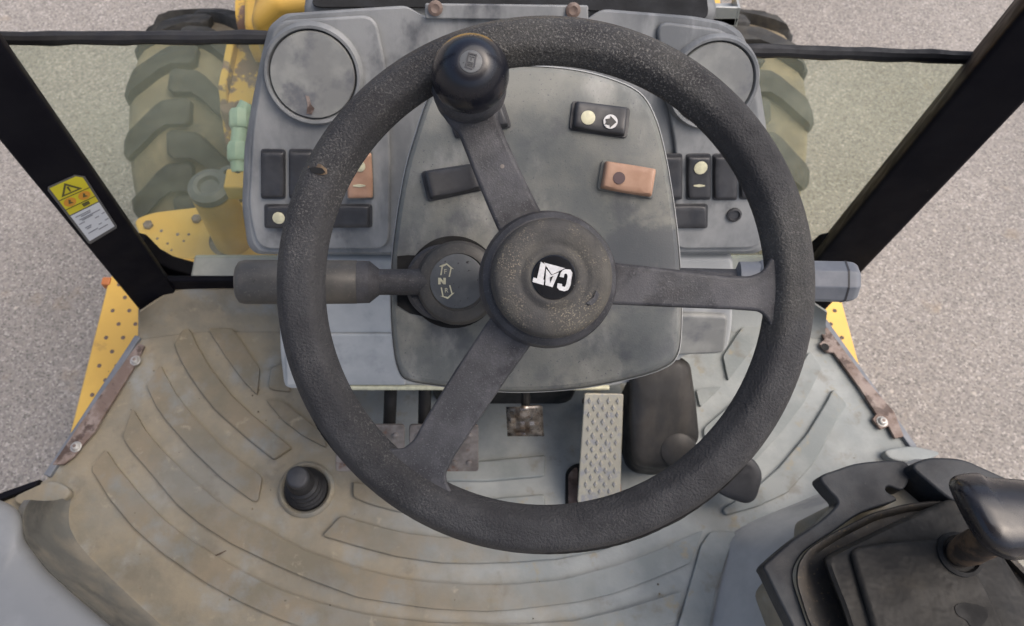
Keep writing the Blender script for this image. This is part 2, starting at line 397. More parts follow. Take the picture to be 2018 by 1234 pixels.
# ------------------------------------------------------------------ floor mat with ribs
fm = thing('floor_mat', 'grey ribbed rubber floor mat caked with brown dust', 'floor mat', (0, 0, 0))
inset = []
cen = Vector((0, .1, 0))
for p in floor_pts:
    q = Vector((p.x, p.y, -.010)); inset.append(q)
mb = MB().prism(inset, (0, 0, .010)); obj('mat_sheet', mb, M['mat'], fm)
ribs = [
    [(413, 651), (460, 652), (514, 730), (509, 782), (485, 757), (450, 710), (422, 667)],
    [(365, 652), (377, 652), (392, 685), (420, 732), (462, 785), (500, 820), (557, 868), (578, 885), (541, 909), (490, 868), (455, 837), (425, 810), (395, 772), (370, 735), (355, 707), (345, 682)],
    [(320, 722), (325, 735), (350, 780), (380, 820), (420, 862), (445, 888), (519, 942), (511, 990), (500, 990), (440, 945), (380, 888), (331, 832), (312, 805), (292, 763)],
    [(265, 808), (291, 853), (320, 887), (375, 942), (441, 997), (482, 1023), (531, 1046), (576, 1073), (614, 1091), (654, 1105), (721, 1126), (799, 1143), (854, 1149), (930, 1154), (1008, 1154), (1108, 1144), (1208, 1118), (1283, 1091), (1383, 1046),
     (1358, 1111), (1283, 1143), (1208, 1171), (1133, 1188), (1008, 1203), (954, 1206), (854, 1201), (766, 1188), (704, 1178), (611, 1143), (552, 1118), (460, 1074), (397, 1034), (353, 997), (298, 931), (265, 894), (246, 865)],
    [(212, 888), (235, 923), (287, 986), (331, 1030), (375, 1063), (423, 1094), (497, 1137), (559, 1166), (640, 1192), (720, 1212), (850, 1228), (1000, 1233), (1130, 1225), (1223, 1203), (1341, 1167),
     (1329, 1226), (1200, 1262), (1000, 1287), (800, 1277), (620, 1245), (552, 1221), (478, 1188), (405, 1148), (320, 1089), (268, 1043), (221, 986), (184, 927)],
    [(674, 1018), (741, 1038), (804, 1053), (879, 1061), (980, 1063), (1080, 1058), (1190, 1035), (1230, 1070), (1180, 1087), (1100, 1103), (1008, 1110), (929, 1112), (866, 1111), (779, 1098), (704, 1078), (636, 1058)],
    [(696, 951), (760, 962), (850, 975), (960, 985), (1073, 976), (1075, 1010), (960, 1018), (860, 1018), (786, 1011), (729, 996), (696, 982)],
    [(800, 918), (960, 910), (1075, 899), (1073, 941), (960, 951), (800, 950)],
    [(525, 790), (560, 795), (640, 860), (645, 885), (600, 862), (560, 832)],
    [(535, 728), (560, 720), (575, 775), (545, 772), (530, 768)],
    [(1470, 634), (1505, 631), (1490, 678), (1432, 754), (1422, 706)],
    [(1369, 771), (1420, 765), (1377, 806)],
    [(1384, 847), (1450, 790), (1475, 790), (1400, 870), (1385, 866)],
    [(1592, 695), (1615, 730), (1582, 795), (1540, 850), (1490, 905), (1440, 950), (1420, 925), (1480, 865), (1540, 785)],
    [(1638, 769), (1666, 800), (1648, 827), (1601, 914), (1548, 974), (1490, 1000), (1427, 1018), (1420, 1005), (1480, 968), (1530, 925), (1587, 857), (1625, 795)],
    [(1655, 700), (1665, 712), (1720, 800), (1700, 790)],
    [(1448, 1050), (1398, 1048), (1378, 1076), (1366, 1120), (1343, 1200), (1325, 1260), (1385, 1290), (1408, 1166), (1430, 1096)],
]
for r_ in ribs:
    P = rnd([onz(u, v, -.002) for u, v in r_], .006, 3)
    obj('mat_rib', MB().prism(P, (0, 0, .0095)), M['rib'], fm, bevel=.0072, seg=5, ang=50)
# mat front upturn against the sill
wall = [onz(278, 655, 0), onz(352, 645, 0), onz(420, 640, 0), onz(560, 640, 0)]
top = [ony(275, 617, wall[0].y + .006), ony(345, 576, .643), ony(420, 572, .645), ony(560, 572, .645)]
def upturn(w_, t_, nm):
    a = cr(w_, False, 6); b = cr(t_, False, 6); rings = []
    for s_ in (0, .12, .3, .6, .9, 1.0):
        bow = .012 * (1 - s_) ** 3
        rings.append([p.lerp(q, s_) + Vector((0, -bow * 1.3, bow * 0)) + Vector((0, 0, .001)) for p, q in zip(a, b)])
    back = [q + Vector((0, .006, 0)) for q in b]
    rings.append(back); rings.append([p + Vector((0, .006, -.01)) for p in a])
    m_ = MB(); m_.loft(rings, False, False, False); return obj(nm, m_, M['mat'], fm, ang=60)
upturn(wall, top, 'mat_upturn')
upturn([mir(p) for p in wall], [mir(p) for p in top], 'mat_upturn')
# curled mat edge beside the grey box at the lower left
fl = [onz(u, v, 0.0) for u, v in ((142, 975), (136, 1010), (140, 1045), (168, 1088), (240, 1160), (320, 1234), (390, 1300), (600, 1580))]
tp = [onz(u, v, .13) for u, v in ((60, 985), (47, 1010), (50, 1060), (95, 1122), (155, 1175), (232, 1240), (300, 1310), (520, 1590))]
a = cr(fl, False, 5); b = cr(tp, False, 5); rings = []
for s_ in (0, .1, .25, .5, .75, .92, 1.0):
    rings.append([p.lerp(q, s_) + Vector((-.006, 0, -.022)) * (4 * s_ * (1 - s_)) for p, q in zip(a, b)])
rings.append([q + Vector((-.012, 0, -.004)) for q in b])
mb = MB(); mb.loft(rings, False, False, False); obj('mat_curl', mb, mat('shaded_mat_side', (.14, .142, .132), (.235, .215, .175), 9, .6, c3=(.085, .086, .082), scale3=10, lo3=.50, hi3=.68), fm, ang=70)  # darker mat copy, the curl's shade is put into its colour
q0 = [onz(u, v, .004) for u, v in ((30, 985), (112, 948), (150, 968), (140, 988), (95, 1000), (48, 1002))]
mb = MB().prism(rnd(q0, .02), (0, 0, .016)); obj('mat_corner', mb, M['mat'], fm, bevel=.010, seg=4)
# raised corner of the mat that climbs the right-hand lever console
fl = [onz(u, v, 0.0) for u, v in ((1795, 905), (1700, 935), (1602, 978), (1450, 1046), (1428, 1110), (1400, 1234), (1392, 1310))]
tp = [onz(u, v, .11) for u, v in ((1850, 905), (1760, 935), (1665, 990), (1560, 1070), (1545, 1120), (1520, 1234), (1512, 1310))]
tq = [onz(u, v, .13) for u, v in ((2000, 960), (1900, 1000), (1800, 1060), (1720, 1100), (1700, 1150), (1690, 1234), (1690, 1310))]
a = cr(fl, False, 5); b = cr(tp, False, 5); c = cr(tq, False, 5); rings = []
for s_ in (0, .06, .2, .6, .9, 1.0): rings.append([p.lerp(q, s_) for p, q in zip(a, b)])
for s_ in (.15, .5, 1.0): rings.append([p.lerp(q, s_) + Vector((0, 0, .008 * math.sin(s_ * math.pi))) for p, q in zip(b, c)])
mb = MB(); mb.loft(rings, False, False, False); obj('mat_platform', mb, mat('shade_lifted_mat_rubber', (.36, .362, .355), (.44, .44, .428), 8, .65, c3=(.27, .275, .28), scale3=11), fm, ang=70)  # paler mat copy, colour raised to offset the shadow of the console
q0 = [onz(u, v, .0) for u, v in ((1728, 893), (1785, 884), (1848, 898), (1800, 920), (1745, 912))]
mb = MB().prism(rnd(q0, .015), (0, 0, .018)); obj('mat_corner', mb, M['mat'], fm, bevel=.010, seg=4)

# ------------------------------------------------------------------ front sill, pillars, panes
P1 = onz(345, 572, .07); P2 = onz(272, 612, .03); P1.z = P2.z = 0
def pillar(mf, label):
    pts = [P1, P2, P2 + Vector((-.012, .05, 0)), Vector((-.625, .775, 0)), Vector((-.590, .757, 0)), P1 + Vector((-.018, .03, 0))]
    pts = [mf(p) for p in pts]
    t = thing('cab_pillar', label, 'pillar', (pts[0].x, pts[0].y, 0), group='front cab pillars')
    mb = MB().prism([Vector((p.x, p.y, -.07)) for p in rnd(pts, .008, 2)], (0, 0, 1.87))
    obj('post', mb, M['black'], t, bevel=.002, seg=2)
    # gusset where the pillar turns into the sill
    g = [Vector((-.60, .70, .015)), Vector((-.485, .70, .015)), Vector((-.505, .70, .030)), Vector((-.530, .70, .046)), Vector((-.545, .70, .072)), Vector((-.553, .70, .12)), Vector((-.60, .70, .14))]
    g = [mf(p) for p in g]
    obj('gusset', MB().prism(g, (0, .03, 0)), M['black'], t, bevel=.004, seg=2)
    return t
pl_ = pillar(lambda p: Vector(p), 'black cab pillar at left carrying a yellow and white warning decal')
pr_ = pillar(mir, 'plain black cab pillar at right beside the blue grey stalk')
# decal on the left pillar's inner face
PF = plane3(Vector((P1.x, P1.y, 0)), Vector((P2.x, P2.y, 0)), Vector((P1.x, P1.y, 1)))
DQ = [(90, 370), (163, 341), (232, 448), (176, 482)]
def dq(a, b, h):
    u = (DQ[0][0] * (1 - a) + DQ[1][0] * a) * (1 - b) + (DQ[3][0] * (1 - a) + DQ[2][0] * a) * b
    v = (DQ[0][1] * (1 - a) + DQ[1][1] * a) * (1 - b) + (DQ[3][1] * (1 - a) + DQ[2][1] * a) * b
    return PF.at(u, v, h)
def dpoly(pts, h, th=.0004):
    P = [dq(a, b, h) for a, b in pts]; return MB().prism(P, PF.n * th)
dec = obj('warning_decal', dpoly([(.06, 0), (.8, -.02), (1, .06), (1, .97), (.96, 1), (.04, 1), (0, .97), (0, .05)], .0008), M['stick_e'], pl_, label='yellow and white warning decal')
obj('yellow_panel', dpoly([(.07, .03), (.8, .01), (.94, .07), (.94, .50), (.07, .50)], .0014), M['stick_y'], dec)
obj('white_panel', dpoly([(.07, .52), (.94, .52), (.94, .96), (.07, .96)], .0014), M['stick_w'], dec)
def dring(ca, cb, ra, rb, th=.2):
    o_ = [(ca + ra * math.cos(k * math.pi / 10), cb + rb * math.sin(k * math.pi / 10)) for k in range(20)]
    i_ = [(ca + ra * (1 - th) * math.cos(k * math.pi / 10), cb + rb * (1 - th) * math.sin(k * math.pi / 10)) for k in range(20)]
    m_ = MB(); m_.loft([[dq(a, b, .0022) for a, b in o_], [dq(a, b, .0022) for a, b in i_]], True, False, False); return m_
tri = [(.46, .04), (.78, .22), (.18, .22)]; tri2 = [(.46, .085), (.67, .20), (.28, .20)]
m_ = MB(); m_.loft([[dq(a, b, .0022) for a, b in tri], [dq(a, b, .0022) for a, b in tri2]], True, False, False)
obj('warning_triangle', m_, M['stick_t'], dec)
obj('exclamation_mark', dpoly([(.44, .11), (.50, .11), (.485, .19), (.455, .19)], .002), M['stick_t'], dec)
obj('divider_line', dpoly([(.07, .245), (.94, .245), (.94, .255), (.07, .255)], .002), M['stick_t'], dec)
obj('divider_line', dpoly([(.07, .405), (.94, .405), (.94, .415), (.07, .415)], .002), M['stick_t'], dec)
for ca in (.29, .71):
    obj('pictogram_disc', dpoly([(ca + .17 * math.cos(k * .4488), .33 + .065 * math.sin(k * .4488)) for k in range(14)], .0018), M['stick_o'], dec)
    obj('pictogram_figure', dpoly([(ca - .06, .35), (ca, .29), (ca + .05, .31), (ca + .02, .33), (ca + .07, .36), (ca, .355)], .0023), M['stick_t'], dec)
obj('pictogram_book', dpoly([(.52, .43), (.72, .43), (.72, .48), (.52, .48)], .002), M['stick_t'], dec)
for a0, a1, b0 in ((.16, .62, .56), (.3, .6, .585), (.2, .85, .62), (.26, .6, .64), (.12, .3, .675), (.6, .72, .70), (.82, .92, .69), (.2, .4, .76), (.22, .36, .785), (.58, .68, .81), (.8, .92, .80), (.18, .5, .85), (.5, .8, .875)):
    obj('text_line', dpoly([(a0, b0), (a1, b0), (a1, b0 + .014), (a0, b0 + .014)], .002), M['stick_g'], dec)

# front sill
sl_ = thing('front_sill', 'low front window sill with grey ledge and black edge strip', 'sill', (XM, .66, 0))
obj('sill_body', MB().box((-.50, .655, -.02), (2 * XM + .50, .745, .028)), M['heater'], sl_, bevel=.006)
obj('edge_strip', MB().box((-.52, .648, .030), (2 * XM + .52, .660, .093)), M['black'], sl_, bevel=.003)
GY = .735
def pane(u0, u1, vt0, vt1, mf, label):
    if mf: x0, x1 = -.605, ony(528, 80, GY).x
    else: x0, x1 = ony(1470, 100, GY).x, 2 * XM + .605
    z0 = ony(u0, vt0, GY).z; z1 = ony(u1, vt1, GY).z
    t = thing('window_pane', label, 'window', ((x0 + x1) / 2, GY, .09), group='lower windscreen panes')
    xi = x1 + .06 if mf else x0 - .06
    xa, xb = (x0, xi) if mf else (xi, x1)
    mb = MB().prism([(xa, GY, .026), (xb, GY, .026), (xb, GY, z1 if mf else z1), (xa, GY, z0)], (0, .005, 0))
    obj('glass', mb, M['glass'], t)
    n_ = 14; pth = []; rr = []
    for k in range(n_ + 1):
        s_ = k / n_; pth.append(Vector((xa + (xb - xa) * s_, GY + .0025, z0 + (z1 - z0) * s_ + .0006 * math.sin(k * 1.9)))); rr.append(.0085 + .0008 * math.sin(k * 2.3 + 1))
    obj('rubber_seal', MB().tube(pth, rr, 10), M['rubber'], t)
    return t
pane(40, 525, 79, 76, True, 'dusty greenish glass pane left of the dashboard with black rubber top edge')
pane(1480, 1885, 99, 118, False, 'dusty greenish glass pane right of the dashboard with black rubber top edge')

# ------------------------------------------------------------------ sill strips along the door openings
def strip(poly, bolts, edge, label, rusty_holes=()):
    c0 = onz(*poly[0], .004)
    t = thing('sill_strip', label, 'strip', tuple(c0), group='rusty door sill strips')
    obj('plate', MB().prism([onz(u, v, .004) for u, v in poly], (0, 0, .006)), M['rust'], t, bevel=.0012, seg=2)
    for u, v in bolts:
        p = onz(u, v, .010)
        bo = obj('bolt', MB().lathe(p, (0, 0, 1), [(.0095, 0), (.0095, .0012), (.0072, .0018), (.0070, .004), (.005, .0062), (.002, .0068)], 20), M['bolt'], t)
        obj('socket', MB().lathe(p + Vector((0, 0, .0070)), (0, 0, 1), [(.003, 0), (.003, .0004)], 6), M['rust'], bo)
    for u, v in rusty_holes:
        obj('bolt_hole', MB().lathe(onz(u, v, .0102), (0, 0, 1), [(.007, 0), (.007, .0006)], 14), M['dark'], t)
    a, b = edge
    e0, e1 = onz(*a, .008), onz(*b, .008)
    d = (e1 - e0).normalized(); nrm = Vector((-d.y, d.x, 0)) * .012
    if nrm.x * (e0.x) < 0: nrm = -nrm
    obj('edge_trim', MB().prism([e0, e1, e1 + nrm, e0 + nrm], (0, 0, -.05)), M['stalk'], t, bevel=.002)
strip([(275, 678), (287, 684), (264, 730), (232, 782), (204, 826), (190, 852), (166, 878), (150, 900), (128, 917), (106, 918), (160, 838), (212, 764)],
      [(267, 711), (150, 881)], ((277, 664), (97, 940)), 'rusty sill strip with two pale bolts along the left door opening')
strip([(1612, 652), (1628, 648), (1700, 745), (1760, 815), (1778, 862), (1760, 866), (1748, 842), (1732, 848), (1716, 828), (1724, 818), (1690, 765), (1640, 697), (1627, 697), (1612, 680), (1622, 672)],
      [(1738, 831)], ((1618, 632), (1797, 885)), 'rusty tabbed sill strip along the right door opening', [(1626, 684)])

# ------------------------------------------------------------------ yellow steps outside
def step(x0, x1, y0, y1, label, sgn):
    t = thing('side_step', label, 'step', ((x0 + x1) / 2, (y0 + y1) / 2, GZ))
    obj('tread_plate', MB().prism(rnd([(x0, y0, -.40), (x1, y0, -.40), (x1, y1, -.40), (x0, y1, -.40)], .03), (0, 0, .05)), M['yellow'], t, bevel=.006)
    obj('step_box', MB().box((x0 + .04, y0 + .04, GZ + .25), (x1 - .02, y1 - .05, -.402)), M['yellow'], t, bevel=.01)
    obj('support', MB().box((x0 + .12, y0 + .2, GZ - .001), (x0 + .2, y1 - .2, GZ + .26)), M['black'], t)
    hole = None; k = 0
    y = y0 + .05
    while y < y1 - .03:
        xx = x0 + .03 + (.022 if k % 2 else 0)
        while xx < x1 - .02:
            near = (xx - x0 < .13) if sgn < 0 else (x1 - xx < .13)
            if near and .42 < y < .98:
                p = Vector((xx, y, -.35))
                if hole is None:
                    hole = obj('grip_hole', MB().lathe(p, (0, 0, 1), [(.0050, -.002), (.0050, .0010), (.0030, .0012)], 10), M['rust'], t); base = p.copy()
                else:
                    o = hole.copy(); COL.objects.link(o); o.parent = t; o.location = hole.location + (p - base)
            xx += .040
        y += .036; k += 1
    return t
st = step(-.858, -.52, .05, .93, 'yellow perforated step plate outside the left door opening', -1)
step(.60, .935, .05, .93, 'yellow step plate outside the right door opening', 1)
q = onz(206, 556, -.352)
obj('step_reflector', MB().box((q.x - .006, q.y - .010, -.37), (q.x + .016, q.y + .012, -.346)), mat('amber_plastic', (.5, .17, .05), None, 20, .4), st, bevel=.004)

# ------------------------------------------------------------------ front wheels
def front_wheel(cx, label, flip):
    c = Vector((cx, 1.48, GZ + .43)); RR = .403; W = .145
    t = thing('traction_tyre', label, 'tyre', (cx, 1.48, GZ), group='front tyres')
    def Rs(s): return RR - .30 * s * s - (4.0 * max(abs(s) - .115, 0)) ** 2 * 1.2
    prof = [(s, Rs(s)) for s in [-.145 + .29 * k / 16 for k in range(17)]]
    prof = [(-.10, .235), (-.128, .25), (-.150, .31), (-.152, .36)] + prof + [(.152, .36), (.150, .31), (.128, .25), (.10, .235)]
    N = 72
    rings = [[c + Vector((s, -r * math.sin(2 * math.pi * k / N), r * math.cos(2 * math.pi * k / N))) for k in range(N)] for s, r in prof]
    ty = obj('tread', MB().loft(rings, True, False, False), M['tread'], t, ang=60)
    rim = MB().loft([[c + Vector((s, -r * math.sin(2 * math.pi * k / 40), r * math.cos(2 * math.pi * k / 40))) for k in range(40)] for s, r in
                     ((-.10, .24), (-.09, .225), (-.03, .215), (-.02, .05), (.02, .05), (.03, .215), (.09, .225), (.10, .24))], True, False, False)
    obj('rim', rim, M['yellow'], t)
    out = [(.018, -.030), (.030, -.020), (.030, .030), (.018, .040), (-.030, .040), (-.060, .060), (-.105, .102), (-.135, .125), (-.150, .128), (-.158, .112), (-.155, .078), (-.130, .055), (-.095, .025), (-.060, -.010), (-.040, -.024)]
    def lug(side):
        m_ = MB(); rings = []
        for hh, sc in ((-.02, 1.10), (.010, 1.04), (.024, .98), (.028, .90)):
            ring = []
            for s, a in out:
                s2 = -.05 + (s + .05) * (1 if sc > 1 else sc + .02); a2 = .035 + (a - .035) * sc
                rad = Rs(max(min(s2, .15), -.152)) + hh - (.006 if abs(s2) > .14 else 0)
                th = a2 / .42
                ring.append(Vector((s2 * side, -rad * math.sin(th), rad * math.cos(th))))
            rings.append(ring)
        m_.loft(rings); me = m_.mesh('lug', Vector((0, 0, 0)), 50); me.materials.append(M['tyre']); return me
    NL = 16
    for side in (1, -1):
        me = lug(side)
        for k in range(NL):
            o = bpy.data.objects.new('lug', me); COL.objects.link(o); o.parent = ty
            ang = 2 * math.pi * (k + (.5 if side < 0 else 0)) / NL
            o.location = (0, 0, .43); o.rotation_euler = (ang, 0, 0)
    return t
front_wheel(-.705, 'dusty front tyre with chevron lugs seen through the left pane', 1)
front_wheel(.765, 'front tyre with chevron lugs seen through the right pane', -1)

# ------------------------------------------------------------------ front frame plate, filler post, loader frame, hood
t = thing('front_plate', 'yellow bolted plate behind the left glass pane', 'plate', (-.58, .9, -.15))
pp = [onz(u, v, -.15) for u, v in ((262, 432), (300, 418), (470, 398), (520, 395), (540, 520), (300, 520))]
obj('plate', MB().prism(rnd(pp, .02), (0, 0, -.03)), M['yellow'], t, bevel=.004)
obj('bracket', MB().box((-.52, .84, GZ + .3), (-.36, .94, -.181)), M['yellow'], t)
for u, v in ((293, 445), (388, 433)):
    obj('bolt', MB().lathe(onz(u, v, -.1495), (0, 0, 1), [(.011, 0), (.011, .007), (.008, .009)], 6), M['rust'], t)
for u, v in ((310, 470), (330, 480), (350, 462), (362, 475), (318, 455), (372, 462), (338, 493)):
    obj('paint_chip', MB().lathe(onz(u, v, -.1498), (0, 0, 1), [(.003 + .002 * random.random(), 0), (.002, .0012)], 7), M['rust'], t)
obj('post_recess', MB().lathe(onz(452, 472, -.1498), (0, 0, 1), [(.045, 0), (.045, .001)], 28), M['rust'], t)
base = onz(462, 470, -.149)
ht = thing('filler_post', 'yellow upright post with grey clamp cap standing on the yellow plate', 'post', tuple(base))
obj('tube', MB().lathe(base, (0, 0, 1), [(.044, 0), (.042, .17)], 28), M['yellow'], ht)
cp = base + Vector((0, 0, .17))
obj('cap', MB().lathe(cp, (0, 0, 1), [(.034, 0), (.042, .004), (.042, .02), (.030, .026), (.022, .024), (.018, .016)], 28), M['dial'], ht)
q = cp + Vector((.035, .028, .012))
obj('clamp_eye', MB().lathe(q, (0, 0, 1), [(.018, -.012), (.018, .014), (.008, .014), (.008, .004), (0, .004)], 20), M['dial'], ht)

def tower(mf, label):
    t = thing('loader_tower', label, 'frame', tuple(mf(Vector((-.47, 1.3, GZ)))), group='loader frame uprights')
    b0 = [mf(Vector(p)) for p in ((-.545, 1.16, 0), (-.40, 1.16, 0), (-.40, 1.40, 0), (-.545, 1.40, 0))]
    rings = []
    for z, s in ((GZ + .35, .92), (-.45, .92), (-.40, 1.0), (-.10, 1.0), (-.05, .94)):
        c = sum(b0, Vector()) / 4
        rings.append([Vector((c.x + (p.x - c.x) * s, c.y + (p.y - c.y) * s, z)) for p in rnd(b0, .03)])
    obj('upright', MB().loft(rings), M['yrust'], t, bevel=.006)
    for dx in (-.54, -.43):
        x = mf(Vector((dx, 0, 0))).x
        obj('side_plate', MB().prism([(x, 1.14, -.42), (x, 1.40, -.42), (x, 1.40, -.02), (x, 1.22, -.02), (x, 1.14, -.12)], (.018, 0, 0)), M['yrust'], t, bevel=.003)
    obj('pivot_pin', MB().lathe(mf(Vector((-.57, 1.30, -.13))), (1, 0, 0), [(.03, 0), (.03, .20 if mf(Vector((0, 0, 0))).x == 0 else -.20)], 20), M['rust'], t)
    return t
tower(lambda p: Vector(p), 'chipped yellow loader frame upright left of the dashboard')
tower(mir, 'yellow loader frame upright right of the dashboard')
def arm(mf, label):
    t = thing('loader_boom', label, 'loader boom', tuple(mf(Vector((-.40, 1.3, 0)))), group='loader arms')
    x0, x1 = -.47, -.355
    prof = [(1.29, .02), (1.31, .075), (1.36, .10), (1.6, .10), (2.9, -.35), (2.9, -.55), (1.6, -.12), (1.34, -.06), (1.30, -.03)]
    a = [mf(Vector((x0, y, z))) for y, z in prof]; w_ = mf(Vector((x1, 0, 0))).x - mf(Vector((x0, 0, 0))).x
    obj('beam', MB().prism(a, (w_, 0, 0)), M['yellow'], t, bevel=.012)
    obj('pivot_boss', MB().lathe(mf(Vector((-.50, 1.40, .02))), (1, 0, 0), [(.05, 0), (.05, mf(Vector((.17, 0, 0))).x - mf(Vector((0, 0, 0))).x)], 24), M['yrust'], t)
    return t
arm(lambda p: Vector(p), 'yellow loader arm end at the top left of the dashboard')
arm(mir, 'yellow loader arm end at the top right of the dashboard')
t = thing('hydraulic_cylinder', 'dark greasy hydraulic cylinder end beyond the left tyre', 'cylinder', (-.58, 1.72, -.2))
obj('barrel', MB().lathe((-.60, 1.74, .02), (.7, .7, .0), [(.04, -.10), (.055, -.09), (.055, .05), (.045, .06), (.045, .35)], 24), M['rust'], t)
obj('eye', MB().lathe((-.62, 1.72, .0), (1, 0, 0), [(.05, -.03), (.05, .05)], 20), M['rust'], t)
obj('mount', MB().box((-.60, 1.70, GZ + .4), (-.54, 1.78, -.04)), M['rust'], t, bevel=.01)
# pale green hose bundle beside the dashboard
t = thing('hydraulic_hose', 'pale green hydraulic hose with fittings beside the dashboard', 'hose', tuple(atd(480, 280, 1.25)))
pth = cr([atd(u, v, 1.25) for u, v in ((488, 205), (474, 235), (472, 265), (469, 300), (472, 340))], False, 6)
obj('hose', MB().tube(pth, .014, 12), M['green'], t)
for u, v in ((474, 235), (470, 300)):
    p = atd(u, v, 1.25); obj('fitting', MB().lathe(p, UP, [(.017, -.016), (.02, -.010), (.02, .010), (.017, .016)], 8), M['green'], t, bevel=.001)
pb = atd(466, 362, 1.25)
obj('fitting_block', MB().box((pb.x - .016, pb.y - .02, pb.z - .02), (pb.x + .03, pb.y + .02, pb.z + .016)), M['yellow'], t, bevel=.004)
obj('hose_tail', MB().tube([atd(472, 340, 1.25), pb, pb + Vector((.02, .05, -.25)), pb + Vector((.05, .1, -.5))], .011, 10), M['rubber'], t)

hd = thing('engine_hood', 'engine hood rear end with black opening and grey cowl behind the dashboard', 'hood', (XM + .03, 1.0, .3))
y0 = .775
def cowl_pts(u, v, y=y0): return ony(u, v, y)
g0 = ony(590, 12, y0); g1 = ony(1420, 30, y0)
obj('cowl', MB().box((g0.x, y0, .30), (g1.x, .95, g0.z - .005)), M['dash'], hd, bevel=.02, seg=4)
zc = g0.z - .005
obj('opening', MB().prism(rnd([onz(u, v, zc + .002) for u, v in ((612, 16), (820, 16), (1160, 22), (1396, 40), (1386, -70), (640, -70))], .015), (0, 0, .002)), M['dark'], hd)
obj('bonnet', MB().prism([(-.33, .94, .10), (.43, .94, .10), (.43, .94, .40), (.38, .94, .44), (-.28, .94, .44), (-.33, .94, .40)], (0, 1.5, -.08)), M['yellow'], hd, bevel=.02)
t = thing('lamp_bracket', 'small silver open bracket at the top right corner of the dashboard', 'bracket', tuple(ony(1425, 40, .80)))
q = [ony(u, v, .80) for u, v in ((1396, 14), (1455, 16), (1448, 52), (1402, 42))]
obj('plate', MB().prism(q, (0, .004, 0)), M['silver'], t, bevel=.001)
for a_, b_ in ((q[0], q[3]), (q[1], q[2])):
    obj('flange', MB().prism([a_, b_, b_ + Vector((0, .035, .0)), a_ + Vector((0, .035, 0))], (.003, 0, 0)), M['silver'], t)
obj('foot', MB().box((q[3].x, .80, .35), (q[2].x, .83, q[3].z + .004)), M['silver'], t)

# ================================================================== DASHBOARD
DP = plane3(ony(995, 500, .53), ony(600, 500, .53), ony(995, 25, .70))
db = thing('dashboard', 'faded grey dashboard with two round covers and rocker switches', 'dashboard', tuple(ony(995, 500, .53) + Vector((0, 0, -.05))))
out = [(560, 27), (700, 17), (800, 11), (822, 24), (836, 32), (1160, 36), (1172, 26), (1190, 18), (1365, 32), (1430, 44), (1460, 62), (1478, 100), (1497, 165), (1510, 250), (1516, 350), (1514, 430), (1508, 488), (1490, 500),
       (1000, 503), (505, 501), (488, 484), (477, 405), (482, 290), (497, 200), (515, 110), (530, 52)]
o2 = rnd([Vector((u, v, 0)) for u, v in out], 12, 3)
def ring(h, sc=1.0, c=(995, 260)):
    return [DP.at(c[0] + (p.x - c[0]) * sc, c[1] + (p.y - c[1]) * sc, h) for p in o2]
mb = MB(); mb.loft([ring(-.16, .90), ring(-.05, .99), ring(-.016, 1.0), ring(-.005, .994), ring(0, .980)], True, True, True)
obj('panel', mb, M['dash'], db, ang=30)
# side cheeks: the two instrument fields sit a little proud of the middle
def field(pts, h):
    P = [DP.at(p.x, p.y, .0) for p in rnd([Vector((u, v, 0)) for u, v in pts], 30, 5)]
    return MB().prism(P, DP.n * h)
obj('switch_field', field([(545, 40), (740, 28), (762, 130), (770, 300), (768, 488), (510, 488), (492, 410), (500, 250), (522, 120)], .007), M['dash'], db, bevel=.006, seg=4)
obj('switch_field', field([(1290, 40), (1430, 58), (1468, 110), (1492, 200), (1504, 350), (1498, 486), (1322, 488), (1330, 300), (1300, 120)], .007), M['dash'], db, bevel=.006, seg=4)
obj('top_bracket', MB().prism([DP.at(u, v, .001) for u, v in ((838, 6), (1158, 10), (1158, 40), (838, 36))], DP.n * .006), M['dash'], db, bevel=.002)
for u, v in ((858, 16), (1129, 20)):
    obj('screw', MB().lathe(DP.at(u, v, .007), DP.n, [(.0085, 0), (.0085, .003), (.005, .0045), (.0025, .0035)], 16), M['rust'], db)
def cover(cu, cv, rp, label=None):
    c = DP.at(cu, cv, .007); r = (DP.at(cu + rp, cv, .007) - c).length
    bz = obj('round_cover', MB().lathe(c, DP.n, [(r * 1.16, -.002), (r * 1.13, .006), (r * 1.08, .0095), (r * 1.02, .009), (r * .99, .004), (r * .975, .001)], 64), M['dash'], db, label=label)
    obj('gap', MB().lathe(c + DP.n * .0012, DP.n, [(r * .985, 0), (r * .985, .0006)], 64), M['dark'], bz)
    obj('lid', MB().lathe(c, DP.n, [(r * .965, .0012), (r * .965, .0065), (r * .945, .0085), (r * .55, .0088)], 64), M['dashcap'], bz, ang=25)
    return bz, c, r
bz, c, r = cover(618, 147, 86)
s_ = [DP.at(u, v, .0162) for u, v in ((602, 188), (609, 190), (613, 206), (620, 214), (614, 226), (604, 224), (606, 206))]
obj('oil_stain', MB().prism(s_, DP.n * .0003), M['rust'], bz)
cover(1402, 163, 80)

